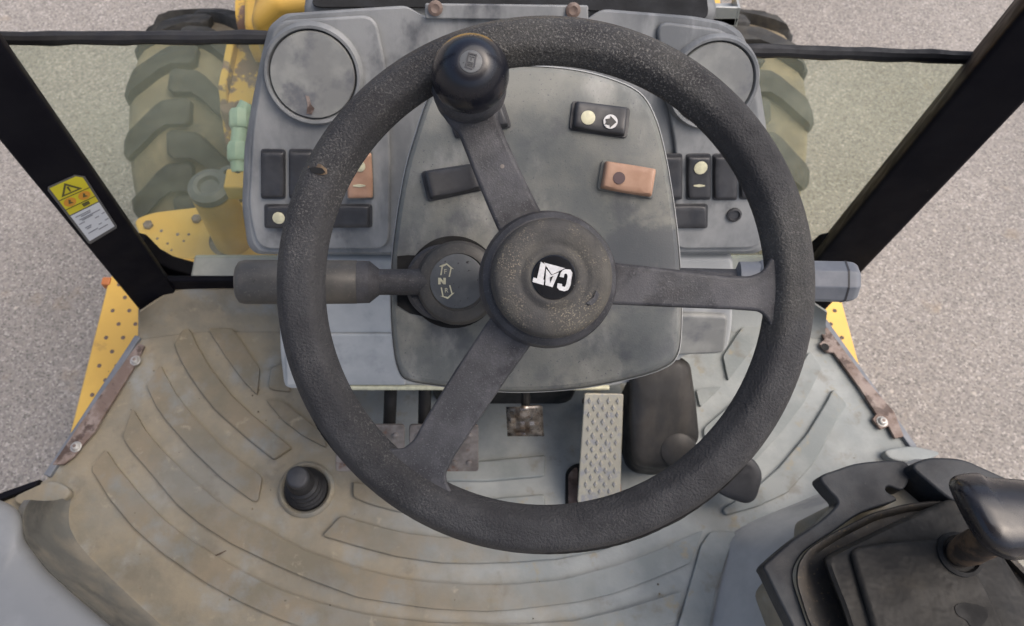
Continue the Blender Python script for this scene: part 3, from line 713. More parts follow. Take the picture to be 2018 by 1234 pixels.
def rocker(P, corners, h, m, parent, bezel=True, dots=(), name='rocker_switch', lab=None):
    """corners px: 4 points round the rocker, first edge = first end -> along; long axis from side (0,3) to (1,2)"""
    A, B, C, D = [P.at(u, v, 0) for u, v in corners]
    if ((B - A).length < (D - A).length): A, B, C, D = B, C, D, A
    n = P.n; rings = []
    SS = [0, .006, .02, .045, .08, .14, .25, .375, .5, .625, .75, .86, .92, .955, .98, .994, 1.0]; NS = len(SS)
    EH = {0: .40, 1: .66, 2: .85, 3: .95}
    def top(k): return h * (1.0 + .30 * abs(k) ** 1.6)
    for i, s in enumerate(SS):
        k = 2 * s - 1
        hh = top(k) * EH.get(min(i, NS - 1 - i), 1.0)
        p = A.lerp(B, s); q = D.lerp(C, s); cc = (p + q) / 2; wv = (p - q) / 2
        bow = 1 + .05 * (1 - k * k)
        pr = ((-1, 0), (-1, .55), (-.95, .85), (-.84, 1), (-.5, 1.02), (0, 1.02), (.5, 1.02), (.84, 1), (.95, .85), (1, .55), (1, 0))
        ee = {0: .93, 1: .97, 2: .99}.get(min(i, NS - 1 - i), 1)
        rings.append([cc - wv * (x * bow * ee) + n * (hh * y) for x, y in pr])
    sw = obj(name, MB().loft(rings), m, parent, ang=40, label=lab)
    if bezel:
        cc = (A + B + C + D) / 4
        poly = rnd([cc + (p - cc) * 1.0 + (p - cc).normalized() * .0035 for p in (A, B, C, D)], .004, 3)
        obj('bezel', MB().prism(poly, n * (h * .30)), M['switch'] if m is not M['orange'] else M['pod'], sw, bevel=.0008, seg=2)
    for kind, u, v, rr in dots:
        c = P.at(u, v, h); k_ = 2 * (c - A).dot((B - A).normalized()) / (B - A).length - 1; hz = top(k_) * 1.02 + .0006
        c = P.at(u, v, hz)
        if kind == 'dot':
            r3 = (P.at(u + rr, v, h) - P.at(u, v, h)).length
            obj('lens', MB().lathe(c, n, [(r3, -.002), (r3, .0004), (r3 * .9, .0007)], 24), M['cream'], sw)
        elif kind == 'mark':
            ax = (P.at(u + rr, v, hz) - c); ay = n.cross(ax).normalized() * ax.length * .26
            obj('mark', MB().prism([c - ax - ay * .4, c - ay, c + ax - ay * .4, c + ax + ay * .4, c + ay, c - ax + ay * .4], n * .0005), M['cream'], sw)
        elif kind == 'eye':
            r3 = (P.at(u + rr, v, h) - P.at(u, v, h)).length
            obj('symbol', MB().lathe(c, n, [(r3, -.001), (r3, .0005)], 24), mat('faded_purple_ink', (.10, .062, .065), None, 20, .5), sw)
        elif kind == 'arrow':
            r3 = (P.at(u + rr, v, h) - P.at(u, v, h)).length
            obj('lens', MB().lathe(c, n, [(r3, -.002), (r3, .0006)], 24), M['white'], sw)
            ar = [(-10, -5), (0, -7), (0, -12), (12, 1), (-1, 12), (-1, 6), (-11, 5), (-8, 0)]
            obj('arrow', MB().prism([P.at(u + x, v + y, hz + .0010) for x, y in ar], n * .0003), M['inkdark'], sw)
    return sw
DF = Plane(DP.p + DP.n * .007, DP.n)
def vr(u0, v0, u1, v1): return [(u0, v0), (u1, v0), (u1, v1), (u0, v1)]
rocker(DF, vr(517, 298, 561, 387), .006, M['switch'], db)
rocker(DF, vr(572, 298, 616, 387), .006, M['switch'], db)
rocker(DF, vr(627, 300, 671, 388), .006, M['switch'], db)
rocker(DF, [(688, 303), (732, 301), (735, 388), (686, 389)], .006, M['orange'], db, dots=(('dot', 709, 328, 11), ('mark', 708, 366, 12)), lab='faded orange rocker switch')
rocker(DF, vr(526, 404, 622, 447), .006, M['switch'], db, dots=(('dot', 549, 430, 12),))
rocker(DF, vr(634, 404, 729, 446), .006, M['switch'], db)
rocker(DF, vr(1302, 307, 1342, 389), .006, M['switch'], db)
rocker(DF, vr(1354, 307, 1398, 389), .006, M['switch'], db, dots=(('dot', 1381, 331, 13), ('mark', 1378, 366, 11)))
rocker(DF, vr(1406, 307, 1450, 390), .006, M['switch'], db)
rocker(DF, vr(1458, 307, 1492, 388), .006, M['switch'], db)
rocker(DF, vr(1318, 404, 1390, 447), .006, M['switch'], db)
obj('round_plug', MB().lathe(DF.at(1446, 423), DP.n, [(.0095, -.001), (.0095, .003), (.007, .004), (.006, .0015)], 24), M['switch'], db)

# pale heater box under the dashboard
HP = plane3(ony(995, 765, .42), ony(600, 765, .42), ony(995, 505, .54))
hb = thing('heater_box', 'pale grey moulded heater box under the dashboard behind the steering column', 'heater box', (XM, .5, .1))
hpts = [(548, 510), (1446, 510), (1444, 640), (1436, 688), (1420, 700), (1345, 702), (1330, 735), (1200, 765), (845, 768), (700, 768), (560, 768), (552, 700)]
P = [HP.at(u, v) for u, v in [tuple(p)[:2] for p in rnd([Vector((u, v, 0)) for u, v in hpts], 14, 3)]]
mb = MB().loft([[p + Vector((0, .14, -.02)) for p in P], P]); obj('cover', mb, M['heater'], hb, bevel=.008, seg=4)
obj('raised_panel', MB().prism([HP.at(u, v) for u, v in ((562, 655), (800, 655), (800, 756), (566, 756))], HP.n * .006), M['heater'], hb, bevel=.004, seg=3)
obj('raised_panel', MB().prism(rnd([HP.at(u, v) for u, v in ((1300, 612), (1432, 616), (1424, 690), (1335, 694), (1300, 694))], .01), HP.n * .010), M['dashcap'], hb, bevel=.006, seg=3)
obj('bottom_lip', MB().tube([HP.at(u, v, .004) for u, v in ((690, 764), (840, 764), (1200, 764))], .004, 8), M['cream'], hb)
obj('mounting_foot', MB().box((-.20, .555, -.001), (.30, .62, .30)), M['heater'], hb, bevel=.01)
obj('side_foot', MB().box((HP.at(552, 700).x, .52, .0), (HP.at(552, 700).x + .03, .60, .30)), M['heater'], hb, bevel=.008)

# ================================================================== STEERING COLUMN CONSOLE
PP = Plane(atd(1055, 450, .70), -FWD)
sc_ = thing('steering_column', 'worn grey steering column console with rocker switches under the wheel', 'steering column', (XM + .02, .42, 0))
pod = [(842, 200), (820, 265), (800, 335), (783, 430), (773, 520), (771, 600), (776, 680), (786, 728), (806, 749), (870, 760), (960, 769), (1050, 771), (1150, 763), (1250, 743), (1305, 725), (1332, 703), (1341, 660),
       (1342, 580), (1337, 490), (1325, 390), (1307, 290), (1287, 225), (1258, 183), (1200, 156), (1130, 139), (1050, 132), (980, 135), (905, 147), (862, 166)]
p2 = cr([Vector((u, v, 0)) for u, v in pod], True, 4)
def pring(h, sc=1.0, c=(1056, 470), dv=0):
    return [PP.at(c[0] + (p.x - c[0]) * sc, c[1] + (p.y - c[1]) * sc + dv, h) for p in p2]
mb = MB().loft([pring(-.13, .62), pring(-.075, .93), pring(-.030, .995), pring(-.014, 1.0), pring(-.006, .998), pring(-.0018, .988), pring(0, .970)])
obj('shroud', mb, M['pod'], sc_, ang=28)
obj('rim_trim', MB().loft([pring(-.022, 1.004), pring(-.014, 1.010), pring(-.009, 1.004), pring(-.014, .996)], True, False, False).loft([pring(-.014, .996), pring(-.022, 1.004)], True, False, False), M['heater'], sc_, ang=60)
obj('column_tube', MB().tube([PP.at(1056, 480, -.10), PP.at(1056, 480, -.10) + Vector((0, .16, -.30)), Vector((XM + .02, .60, .02))], .05, 20), M['dark'], sc_)
obj('column_shade_block', MB().prism(rnd([(XM - .09, .45, 0), (XM + .16, .45, 0), (XM + .16, .58, 0), (XM - .09, .58, 0)], .03), (0, 0, .42)), M['pbox'], sc_, bevel=.01)  # added block that keeps light off the footwell behind the pedals
rocker(PP, [(1133, 203), (1235, 216), (1229, 270), (1127, 254)], .007, M['switch'], sc_, dots=(('dot', 1159, 232, 14), ('arrow', 1203, 240, 14)), lab='black rocker switch with arrow symbol')
rocker(PP, [(1191, 320), (1290, 336), (1281, 389), (1182, 372)], .008, M['orange'], sc_, dots=(('eye', 1220, 351, 12),), lab='faded orange rocker switch')
rocker(PP, [(836, 341), (934, 326), (948, 373), (849, 394)], .008, M['switch'], sc_)
rocker(PP, [(888, 222), (986, 203), (1002, 250), (903, 270)], .008, M['switch'], sc_)
cc = PP.at(893, 556, .0005)
obj('lever_opening', MB().lathe(cc, -FWD, [(.044, 0), (.0435, .0008)], 48), M['dark'], sc_)
obj('lever_slot', MB().prism([PP.at(u, v, .0004) for u, v in ((783, 505), (805, 503), (840, 505), (840, 625), (808, 618), (783, 602))], -FWD * .001), M['dark'], sc_)

# ------------------------------------------------------------------ direction lever
LP = lambda u, v, h: PP.at(u, v, h)
dl = thing('direction_lever', 'black direction lever with F N R dial left of the wheel hub', 'lever', tuple(PP.at(900, 556, 0)))
c = PP.at(899, 558, 0)
obj('boss_skirt', MB().lathe(c + RT * -.012, -FWD, [(.036, .001), (.036, .010), (.033, .014)], 48), M['spoke'], dl)
c2 = PP.at(903, 559, 0)
bo = obj('boss', MB().lathe(c2, -FWD, [(.0395, .002), (.0390, .018), (.036, .026), (.031, .0285), (.0265, .0290), (.0255, .0275), (.0, .0275)], 64), M['grip'], dl, ang=30)
dc = LP(901, 554, .0285)
r_d = (LP(955, 554, .0285) - dc).length
di = obj('dial', MB().lathe(c2 + (dc - c2) - (-FWD) * ((dc - c2).dot(-FWD)), -FWD, [(r_d, .0265), (r_d, .0285), (r_d - .001, .029)], 56), M['dial'], bo)
def dz(x, y, h=.0292): return LP(780 + x / 6.17, 450 + y / 6.17, h)
def stroke(a, b, wpx, nm='dial_mark'):
    A, B = dz(*a), dz(*b); d = (B - A).normalized(); s = d.cross(-FWD).normalized() * (wpx / 6.17 * .66 / FPX / 2)
    return MB().prism([A - s, B - s, B + s, A + s], -FWD * .0003)
m_ = MB()
for a, b in (((548, 570), (567, 455)), ((672, 485), (650, 590))): s = stroke(a, b, 16); m_.add(s.v, s.f)
s = MB().prism([dz(*p) for p in ((525, 462), (618, 424), (706, 497), (668, 488), (620, 445), (560, 474))], -FWD * .0004); m_.add(s.v, s.f)
obj('forward_arrow', m_, M['cream'], di)
m_ = MB()
for a, b in (((553, 720), (574, 830)), ((655, 693), (683, 792))): s = stroke(a, b, 16); m_.add(s.v, s.f)
s = MB().prism([dz(*p) for p in ((538, 822), (632, 860), (716, 782), (684, 790), (632, 836), (574, 824))], -FWD * .0004); m_.add(s.v, s.f)
obj('reverse_arrow', m_, M['cream'], di)
k6 = .66 / FPX / 6.17
for ch, x, y, sz, bold in (('N', 562, 647, 118, 1), ('F', 603, 528, 84, 0), ('R', 615, 757, 80, 0)):
    def plc(a, b, x=x, y=y): return dz(x, y) + RT * a + UP * b + (-FWD) * .0003
    m_ = text_mb(ch, plc, sz * k6)
    if bold:
        for ox in (-.0007, .0007):
            m2 = text_mb(ch, lambda a, b, ox=ox: plc(a + ox, b) + (-FWD) * (.00005 if ox > 0 else .0001), sz * k6); m_.add(m2.v, m2.f)
    obj('letter_' + ch.lower(), m_, M['cream'], di, smooth=False)
ax0 = LP(862, 556, .016); axd = (LP(470, 556, .026) - ax0).normalized(); Lx = lambda u: (LP(u, 556, .02) - ax0).dot(axd)
obj('neck', MB().lathe(ax0, axd, [(.0125, -.01), (.0120, Lx(742))], 32), M['spoke'], dl)
obj('collar', MB().lathe(ax0, axd, [(.012, Lx(748)), (.0195, Lx(728)), (.0198, Lx(705)), (.019, Lx(703))], 40), M['spoke'], dl, ang=25)
obj('grip', MB().lathe(ax0, axd, [(.0190, Lx(706)), (.0200, Lx(703)), (.0205, Lx(600)), (.0203, Lx(486)), (.0190, Lx(476)), (.0155, Lx(471)), (.008, Lx(470)), (.0, Lx(470))], 48), M['grip'], dl, ang=50)

# ------------------------------------------------------------------ right-hand stalk
rs = thing('stalk_switch', 'blue grey octagonal stalk sticking out right of the wheel', 'stalk', tuple(PP.at(1345, 560, -.02)))
a0 = PP.at(1330, 548, -.015); a1 = PP.at(1680, 556, .018); axd = (a1 - a0).normalized(); Lx = lambda u: (PP.at(u, 553, .005) - a0).dot(axd)
obj('rod', MB().lathe(a0, axd, [(.010, 0), (.010, Lx(1470))], 20), M['spoke'], rs)
obj('collar', MB().lathe(a0, axd, [(.010, Lx(1452)), (.017, Lx(1458)), (.0175, Lx(1495)), (.0155, Lx(1500))], 32), M['stalk'], rs)
obj('grip', MB().lathe(a0, axd, [(.0175, Lx(1492)), (.0198, Lx(1500)), (.0198, Lx(1655)), (.0190, Lx(1668)), (.0165, Lx(1676)), (.012, Lx(1680))], 8), M['stalk'], rs, bevel=.0012, seg=2, ang=20)
obj('end_band', MB().lathe(a0, axd, [(.0201, Lx(1652)), (.0201, Lx(1655.5))], 8), M['switch'], rs)

# ================================================================== STEERING WHEEL
WD = .57
WP = Plane(CAM + FWD * WD, -FWD)
WC = WP.at(1075, 562)
sw = thing('steering_wheel', 'black three-spoke steering wheel with foam rim and spinner knob', 'steering wheel', tuple(WC))
N_ = -FWD
rt = .0182; Rm = .2075 - rt
sec = []
for k in range(36):
    a = 2 * math.pi * k / 36
    x, y = math.cos(a), math.sin(a)
    # slightly squared section with a soft flat on the inner top shoulder
    e = 1.0 + .040 * math.cos(6 * a)
    sec.append((x * rt * e, y * rt * .98 * e))
NSEG = 160; rings = []
for i in range(NSEG):
    a = 2 * math.pi * i / NSEG; d = RT * math.cos(a) + UP * math.sin(a)
    rings.append([WC + d * (Rm + x) + N_ * y for x, y in sec])
rings.append(rings[0])
rim = obj('rim', MB().loft(rings, True, False, False), M['rim'], sw, ang=80)
me = rim.data
import bmesh
b_ = bmesh.new(); b_.from_mesh(me); bmesh.ops.remove_doubles(b_, verts=b_.verts, dist=1e-5); bmesh.ops.recalc_face_normals(b_, faces=b_.faces); b_.to_mesh(me); b_.free()
def spoke(pts, nm='spoke', h0=-.009, h1=.009, n=4):
    P0 = [p for p in rnd([Vector((u, v, 0)) for u, v in pts], 10, n)]
    mb = MB().loft([[WP.at(p.x, p.y, h0) for p in P0], [WP.at(p.x, p.y, h1) for p in P0]])
    return obj(nm, mb, M['spoke'], sw, bevel=.005, seg=4, ang=45)
sp1 = spoke([(1045, 480), (985, 462), (962, 410), (935, 345), (905, 268), (880, 240), (860, 205), (845, 170), (900, 110), (970, 100), (1005, 150), (992, 200), (980, 232), (1000, 280), (1030, 345), (1062, 410), (1085, 450)])
spoke([(1180, 512), (1215, 518), (1330, 531), (1430, 543), (1478, 545), (1502, 535), (1520, 505), (1560, 520), (1560, 640), (1522, 655), (1512, 632), (1497, 614), (1440, 610), (1330, 606), (1200, 600), (1165, 590)])
spoke([(985, 600), (962, 632), (900, 725), (840, 822), (815, 868), (795, 884), (762, 884), (720, 930), (830, 1010), (900, 985), (882, 955), (878, 935), (895, 900), (945, 825), (1000, 745), (1044, 684), (1062, 650)])
# screw mark on the upper spoke
obj('spoke_pip', MB().lathe(WP.at(990, 328, .0088), N_, [(.0016, 0), (.0016, .0004)], 10), M['rustpad'], sw)
hc = WP.at(1077, 552)
obj('hub', MB().lathe(hc, N_, [(.030, -.10), (.036, -.03), (.050, -.022), (.0525, -.010), (.0525, .010), (.0500, .018), (.046, .021)], 72), M['spoke'], sw, ang=30)
pad = obj('horn_pad', MB().lathe(hc, N_, [(.0440, .018), (.0445, .024), (.0438, .034), (.0425, .0392), (.0400, .0418), (.034, .0430), (.0285, .0430), (.0262, .0424), (.0243, .0416), (.0225, .0420), (.0205, .0432), (.0185, .0440), (.0168, .0437), (.0158, .0428)], 80), M['pad'], sw, ang=50)
EP = Plane(hc + N_ * .0430, N_)
ec = hc + N_ * .0415
em = obj('emblem', MB().lathe(ec, N_, [(.0160, 0), (.0160, .0022), (.0152, .0028)], 56), M['emblem'], pad)
eo = EP.at(1094, 546)
shift = (hc + N_ * .0430) - eo
def ce(x, y, h=.0016):
    u, v = 940 + x / 4.113, 400 + y / 4.113
    return EP.at(u, v, h) + shift
def eshape(pts, nm, m, h=.0014, th=.0005):
    obj(nm, MB().prism([ce(x, y, h) for x, y in pts], N_ * th), m, em, smooth=False)
eshape([(528, 473), (566, 500), (548, 618), (556, 622), (549, 664), (460, 637), (468, 602), (497, 610)], 'logo_letter_t', M['white'])
eshape([(570, 530), (614, 584), (674, 560), (622, 681), (564, 663)], 'logo_letter_a', M['white'])
eshape([(604, 600), (628, 590), (604, 645)], 'logo_gap', M['emblem'], .002, .0003)
eshape([(552, 481), (724, 527), (617, 578)], 'logo_triangle', M['white'])
eshape([(726, 534), (768, 538), (782, 562), (768, 665), (748, 704), (715, 714), (676, 702), (659, 682), (664, 648), (700, 655), (700, 672), (722, 678), (734, 655), (745, 592), (738, 572), (720, 570), (713, 602), (680, 596), (690, 562), (706, 541)], 'logo_letter_c', M['white'])
HPt = Plane(hc + N_ * .0440, N_)
obj('horn_symbol', MB().prism([HPt.at(940 + x / 4.113, 400 + y / 4.113, 0) for x, y in ((968, 705), (992, 742), (972, 788), (930, 832), (885, 812), (945, 765))], N_ * .0006), M['spoke'], pad)
# spinner knob
kb = hc - hc + WC + RT * ((WP.at(928, 130) - WP.at(1075, 130)).x * .98) + UP * .147
kb = WP.at(925, 178, 0)
kc = Vector(kb)
obj('knob_boss', MB().lathe(kc, N_, [(.0275, -.008), (.0285, .004), (.0278, .016), (.0255, .022), (.0235, .024)], 56), M['spoke'], sw, ang=40)
kn = obj('spinner_knob', MB().lathe(kc + UP * .0012, N_, [(.0220, .022), (.0262, .026), (.0280, .031), (.0284, .035), (.0278, .040), (.0258, .046), (.0222, .0520), (.0180, .0570), (.0145, .0595), (.0115, .0608), (.0085, .0612)], 72), M['gloss'], sw, ang=50)
kt = kc + UP * .0012 + N_ * .0611
cap = obj('cap_disc', MB().lathe(kt, N_, [(.0078, 0), (.0078, .0008), (.0070, .0011)], 40), M['dial'], kn)
ka, kbv = (RT * math.cos(R(-14)) + UP * math.sin(R(-14))), (RT * -math.sin(R(-14)) + UP * math.cos(R(-14)))
def kp(x, y, h=.0011): return kt + ka * (x * .0058) + kbv * (y * .0058) + N_ * h
fr = [(-.55, -.9), (.35, -.95), (.62, -.55), (.5, .95), (-.55, .95)]
i_ = [(-.36, -.72), (.26, -.76), (.42, -.48), (.34, .76), (-.38, .76)]
m_ = MB(); m_.loft([[kp(*p, .0010) for p in fr], [kp(*p, .0016) for p in fr], [kp(*p, .0016) for p in i_], [kp(*p, .0010) for p in i_]], True, False, False)
obj('cap_frame', m_, M['spoke'], cap)
for pts in ([(-.3, .6), (.28, .6), (.28, .48), (.05, .48), (.05, .1), (-.07, .1), (-.07, .48), (-.3, .48)], [(-.3, -.1), (.3, -.1), (.3, -.2), (-.3, -.2)], [(-.3, -.3), (.32, -.3), (.32, -.4), (-.3, -.4)], [(-.3, -.5), (.32, -.5), (.32, -.6), (-.3, -.6)]):
    obj('cap_mark', MB().prism([kp(*p) for p in pts], N_ * .0004), M['gloss'], cap)
# torn spot in the foam and long crack on the lower rim
def rimpt(ang, sa, off=0):
    d = RT * math.cos(ang) + UP * math.sin(ang)
    return WC + d * (Rm + (rt + off) * math.cos(sa)) + N_ * (rt + off) * math.sin(sa)
def rim_patch(outl, a0, s0, off):
    return [rimpt(a0 + x, s0 + y, off + .0004) for x, y in outl]
at = math.atan2(562 - 335, 616 - 1075)
tear = [(.022, -.20), (.010, .30), (-.004, .46), (-.020, .36), (-.026, .06), (-.016, -.34), (.004, -.50)]
tm = obj('foam_tear', MB().prism(rim_patch(tear, at, 1.30, -.0002), -((rimpt(at, 1.30) - rimpt(at, 1.30, -.002)).normalized()) * .001), mat('torn_foam', (.20, .14, .085), (.10, .07, .045), 200, .8), rim)
obj('tear_hole', MB().prism(rim_patch([(.019, -.14), (.009, .26), (-.006, .38), (-.014, .20), (-.006, -.10), (.005, -.36)], at, 1.30, .0003), -((rimpt(at, 1.30) - rimpt(at, 1.30, -.002)).normalized()) * .0008), M['dark'], tm)
for a0, a1, s0, amp in ((R(-92), R(-42), .42, .10), (R(-84), R(-64), .28, .05), (R(-150), R(-141), .25, .06)):
    pth = []
    nn = 40
    for k in range(nn + 1):
        a = a0 + (a1 - a0) * k / nn
        pth.append(rimpt(a, s0 + amp * math.sin(k * .35) * .5 + random.uniform(-.02, .02), -.0001))
    rr = [.0009 * math.sin(math.pi * k / nn) ** .5 * random.uniform(.6, 1.2) + .0001 for k in range(nn + 1)]
    obj('rim_crack', MB().tube(pth, rr, 6), M['dark'], rim)

# ================================================================== PEDALS
def pedal_thing(name, label, cat, p): return thing(name, label, cat, (p.x, p.y, 0))
AP = plane3(onz(1190, 990, .045), onz(1150, 990, .045), onz(1190, 778, .17))
ac = pedal_thing('accelerator_pedal', 'pale metal diamond-tread accelerator pedal right of the column', 'pedal', onz(1180, 985, 0))
pts = [(1152, 776), (1229, 777), (1222, 992), (1216, 1000), (1146, 998), (1138, 990)]
obj('plate', MB().prism(rnd([AP.at(u, v) for u, v in pts], .004), AP.n * -.005), M['steel'], ac, bevel=.0015, seg=2)
dm = None
for r_ in range(14):
    for c_ in range(4):
        f = r_ / 13.; v = 790 + f * 178
        if r_ % 2 and c_ == 3: continue
        u = (1162 + (c_ + (.5 if r_ % 2 else 0)) * 18.5) - f * 8
        p = AP.at(u, v, 0)
        x = RT; y = AP.n.cross(x).normalized()
        if dm is None:
            m_ = MB(); o_ = Vector(ac.location)
            q = [p + x * .0042, p + y * .0075, p - x * .0042, p - y * .0075]
            m_.loft([[k - AP.n * .0005 for k in q], [p + (k - p) * .45 + AP.n * .0022 for k in q]], True, False, True)
            dm = obj('tread_diamond', m_, M['steel'], ac, smooth=False); dp = p.copy()
        else:
            o = dm.copy(); COL.objects.link(o); o.parent = ac; o.location = p - dp
obj('base_hinge', MB().box((onz(1140, 990, 0).x, onz(1140, 990, 0).y - .01, .0), (onz(1218, 990, 0).x, onz(1140, 985, 0).y + .02, .038)), M['rust'], ac, bevel=.003)
obj('linkage', MB().tube([AP.at(1190, 800, -.006), AP.at(1190, 800, -.006) + Vector((0, .06, -.14))], .008, 10), M['rust'], ac)
sl2 = onz(1128, 950, .001)
obj('floor_slot', MB().prism(rnd([onz(u, v, .001) for u, v in ((1114, 930), (1128, 916), (1150, 912), (1150, 1010), (1114, 1005))], .008), (0, 0, .0015)), M['dark'], fm)
obj('slot_plate', MB().prism(rnd([onz(u, v, .003) for u, v in ((1120, 935), (1132, 922), (1138, 922), (1138, 1004), (1120, 1000))], .006), (0, 0, .0015)), M['rust'], fm)
# brake pedals: two pads side by side
BP = plane3(onz(800, 928, .10), onz(700, 928, .10), onz(800, 838, .16))
for i, (u0, u1, lab) in enumerate(((661, 797, 'left rusty brake pedal pad beneath the wheel'), (806, 943, 'right worn steel brake pedal pad beneath the wheel'))):
    p = BP.at((u0 + u1) / 2, 885)
    t = thing('brake_pedal', lab, 'pedal', (p.x, p.y, 0), group='paired brake pedals')
    v0 = (885, 838)[1]
    obj('pad', MB().prism(rnd([BP.at(u, v) for u, v in ((u0, 838), (u1, 838), (u1, 930), (u0, 930))], .006), BP.n * -.006), M['rustpad'], t, bevel=.002)
    for u, v in ((u0 + 18, 858), (u1 - 18, 858), (u0 + 18, 912), (u1 - 18, 912), (u0 + 48, 916), (u1 - 48, 912)):
        obj('rivet', MB().lathe(BP.at(u, v), BP.n, [(.0050, -.001), (.0045, .0022), (.002, .0032)], 12), M['rustpad'], t)
    um = u1 - 30 if i == 0 else u0 + 30
    obj('arm', MB().tube([BP.at(um, 870, -.006), BP.at(um, 845, -.05), Vector((BP.at(um, 845).x, .46, .16)), Vector((BP.at(um, 845).x, .56, .20))], .010, 10), M['dark'], t)
# small worn metal pedal
SP = plane3(onz(1036, 860, .10), onz(1000, 860, .10), onz(1036, 800, .15))
p = SP.at(1036, 830)
t = thing('small_pedal', 'small scuffed bare metal pedal between the brake pads and the accelerator', 'pedal', (p.x, p.y, 0))
rings = []
for i in range(9):
    s = i / 8; row = []
    for j in range(9):
        r_ = j / 8
        u = 1000 + 72 * r_ - (3 * (1 - s)); v = 802 + 58 * s
        row.append(SP.at(u, v, .010 * math.sin(math.pi * r_) + .006 * math.sin(2.4 * s + 3.1 * r_) + (.004 * random.uniform(-1, 1))))
    rings.append(row)
m_ = MB(); m_.loft(rings, False, False, False)
o = obj('pad', m_, mat('bare_metal', (.30, .27, .24), (.12, .09, .07), 40, .3, metal=.8), t, ang=25); md = o.modifiers.new('s', 'SOLIDIFY'); md.thickness = .004
obj('arm', MB().tube([SP.at(1036, 815, -.008), Vector((p.x, .50, .17)), Vector((p.x, .57, .21))], .007, 10), M['dark'], t)
# dark rubber-covered pedal box at right
KP = plane3(onz(1310, 925, .10), onz(1250, 925, .10), onz(1310, 715, .20))
p = KP.at(1310, 850)
t = thing('pedal_box', 'dark brown black rubber covered box right of the accelerator', 'pedal box', (p.x, p.y, 0))
bx = [(1240, 735), (1275, 712), (1335, 700), (1360, 716), (1372, 800), (1378, 865), (1350, 905), (1310, 925), (1262, 920), (1245, 900), (1238, 830)]
P0 = rnd([Vector((u, v, 0)) for u, v in bx], 12, 3)
def kr(h, sc): return [KP.at(1310 + (p_.x - 1310) * sc, 828 + (p_.y - 828) * sc, h) for p_ in P0]
kb0 = [Vector((q_.x, q_.y, 0.001)) for q_ in kr(-.05, .95)]
obj('cover', MB().loft([kb0, kr(-.03, 1.0), kr(-.008, 1.0), kr(-.001, .96), kr(.004, .86), kr(.007, .6), kr(.008, .3)]), M['pbox'], t, ang=60)
obj('dome', MB().lathe(KP.at(1335, 885, .003), KP.n, [(.030, -.002), (.026, .005), (.016, .009), (.004, .010)], 32), M['pbox'], t)
# black paddle
DPp = plane3(onz(1458, 992, .05), onz(1420, 992, .05), onz(1458, 905, .09))
p = DPp.at(1460, 950)
t = thing('foot_paddle', 'smooth dark grey rounded foot paddle below the right side of the rim', 'pedal', (p.x, p.y, 0))
pd = rnd([Vector((u, v, 0)) for u, v in ((1395, 915), (1450, 890), (1488, 905), (1504, 935), (1490, 985), (1470, 994), (1425, 978), (1395, 955))], 16, 4)
def qr(h, sc): return [DPp.at(1450 + (p_.x - 1450) * sc, 942 + (p_.y - 942) * sc, h) for p_ in pd]
obj('pad', MB().loft([qr(-.012, .9), qr(-.006, 1.0), qr(0, .99), qr(.003, .9), qr(.004, .7)]), M['switch'], t, ang=60)
obj('stem', MB().tube([DPp.at(1450, 930, -.01), Vector((p.x, p.y + .02, .001))], .012, 10), M['dark'], t)
# floor button
p = onz(604, 965, 0)
t = thing('floor_button', 'round black rubber floor button set in a mat collar', 'floor button', tuple(p))
obj('collar', MB().lathe(p, (0, 0, 1), [(.047, .000), (.046, .006), (.042, .009), (.038, .007), (.036, .001)], 48, False, False), M['mat'], t, ang=60)
obj('well', MB().lathe(p, (0, 0, 1), [(.0375, .0006), (.0375, .0012)], 40), M['dark'], t)
obj('boot', MB().lathe(p, (0, 0, 1), [(.035, .001), (.035, .010), (.032, .014), (.0325, .020), (.029, .024), (.0295, .032), (.026, .036), (.0265, .044), (.022, .048), (.0215, .062), (.0185, .068), (.0175, .070)], 40), M['rubber'], t, ang=35)
obj('plunger', MB().lathe(p + Vector((0, 0, .069)), (0, 0, 1), [(.0175, 0), (.0178, .010), (.016, .013), (.014, .014)], 36), M['switch'], t)

# ================================================================== RIGHT LEVER CONSOLE
lc = thing('lever_console', 'dark worn plastic lever console at the lower right with rubber boot', 'console', (.52, .12, 0))
ZH = .34
arm_o = [(1617, 940), (1650, 925), (1700, 911), (1780, 908), (1795, 935), (1780, 965), (1752, 958), (1748, 968), (1768, 986), (1700, 1010), (1640, 1050), (1592, 1082), (1570, 1110), (1564, 1142), (1582, 1200), (1610, 1290),
         (1585, 1290), (1562, 1234), (1535, 1180), (1512, 1132), (1505, 1117), (1520, 1100), (1565, 1062), (1612, 1030), (1645, 1000), (1650, 985), (1632, 965)]
ap = cr([Vector((u, v, 0)) for u, v in arm_o], True, 4)
obj('housing', MB().prism([onz(q.x, q.y, ZH) for q in ap], (0, 0, -.026)), M['console'], lc, bevel=.008, seg=4, ang=50)
base_o = [(1690, 965), (1780, 940), (2100, 1000), (2200, 1300), (1670, 1300), (1600, 1130), (1640, 1080), (1690, 1030)]
obj('pedestal', MB().prism([onz(u, v, ZH - .027) for u, v in base_o], (0, 0, -.20)), M['mat'], lc, bevel=.01)
lip = [(1570, 1112), (1590, 1082), (1640, 1050), (1720, 1010), (1790, 992), (1850, 986), (1885, 985), (2080, 1180), (2080, 1330), (1640, 1330), (1590, 1220), (1568, 1150)]
lp = rnd([Vector((u, v, 0)) for u, v in lip], 16, 4)
def lr(z, sc, dx=0): return [onz(1800 + (q.x - 1800) * sc + dx, 1160 + (q.y - 1160) * sc, z) for q in lp]
obj('lip', MB().loft([lr(ZH - .03, 1.0), lr(ZH + .004, 1.0), lr(ZH + .009, .985), lr(ZH + .008, .95), lr(ZH - .004, .90)]), M['lip'], lc, ang=60)
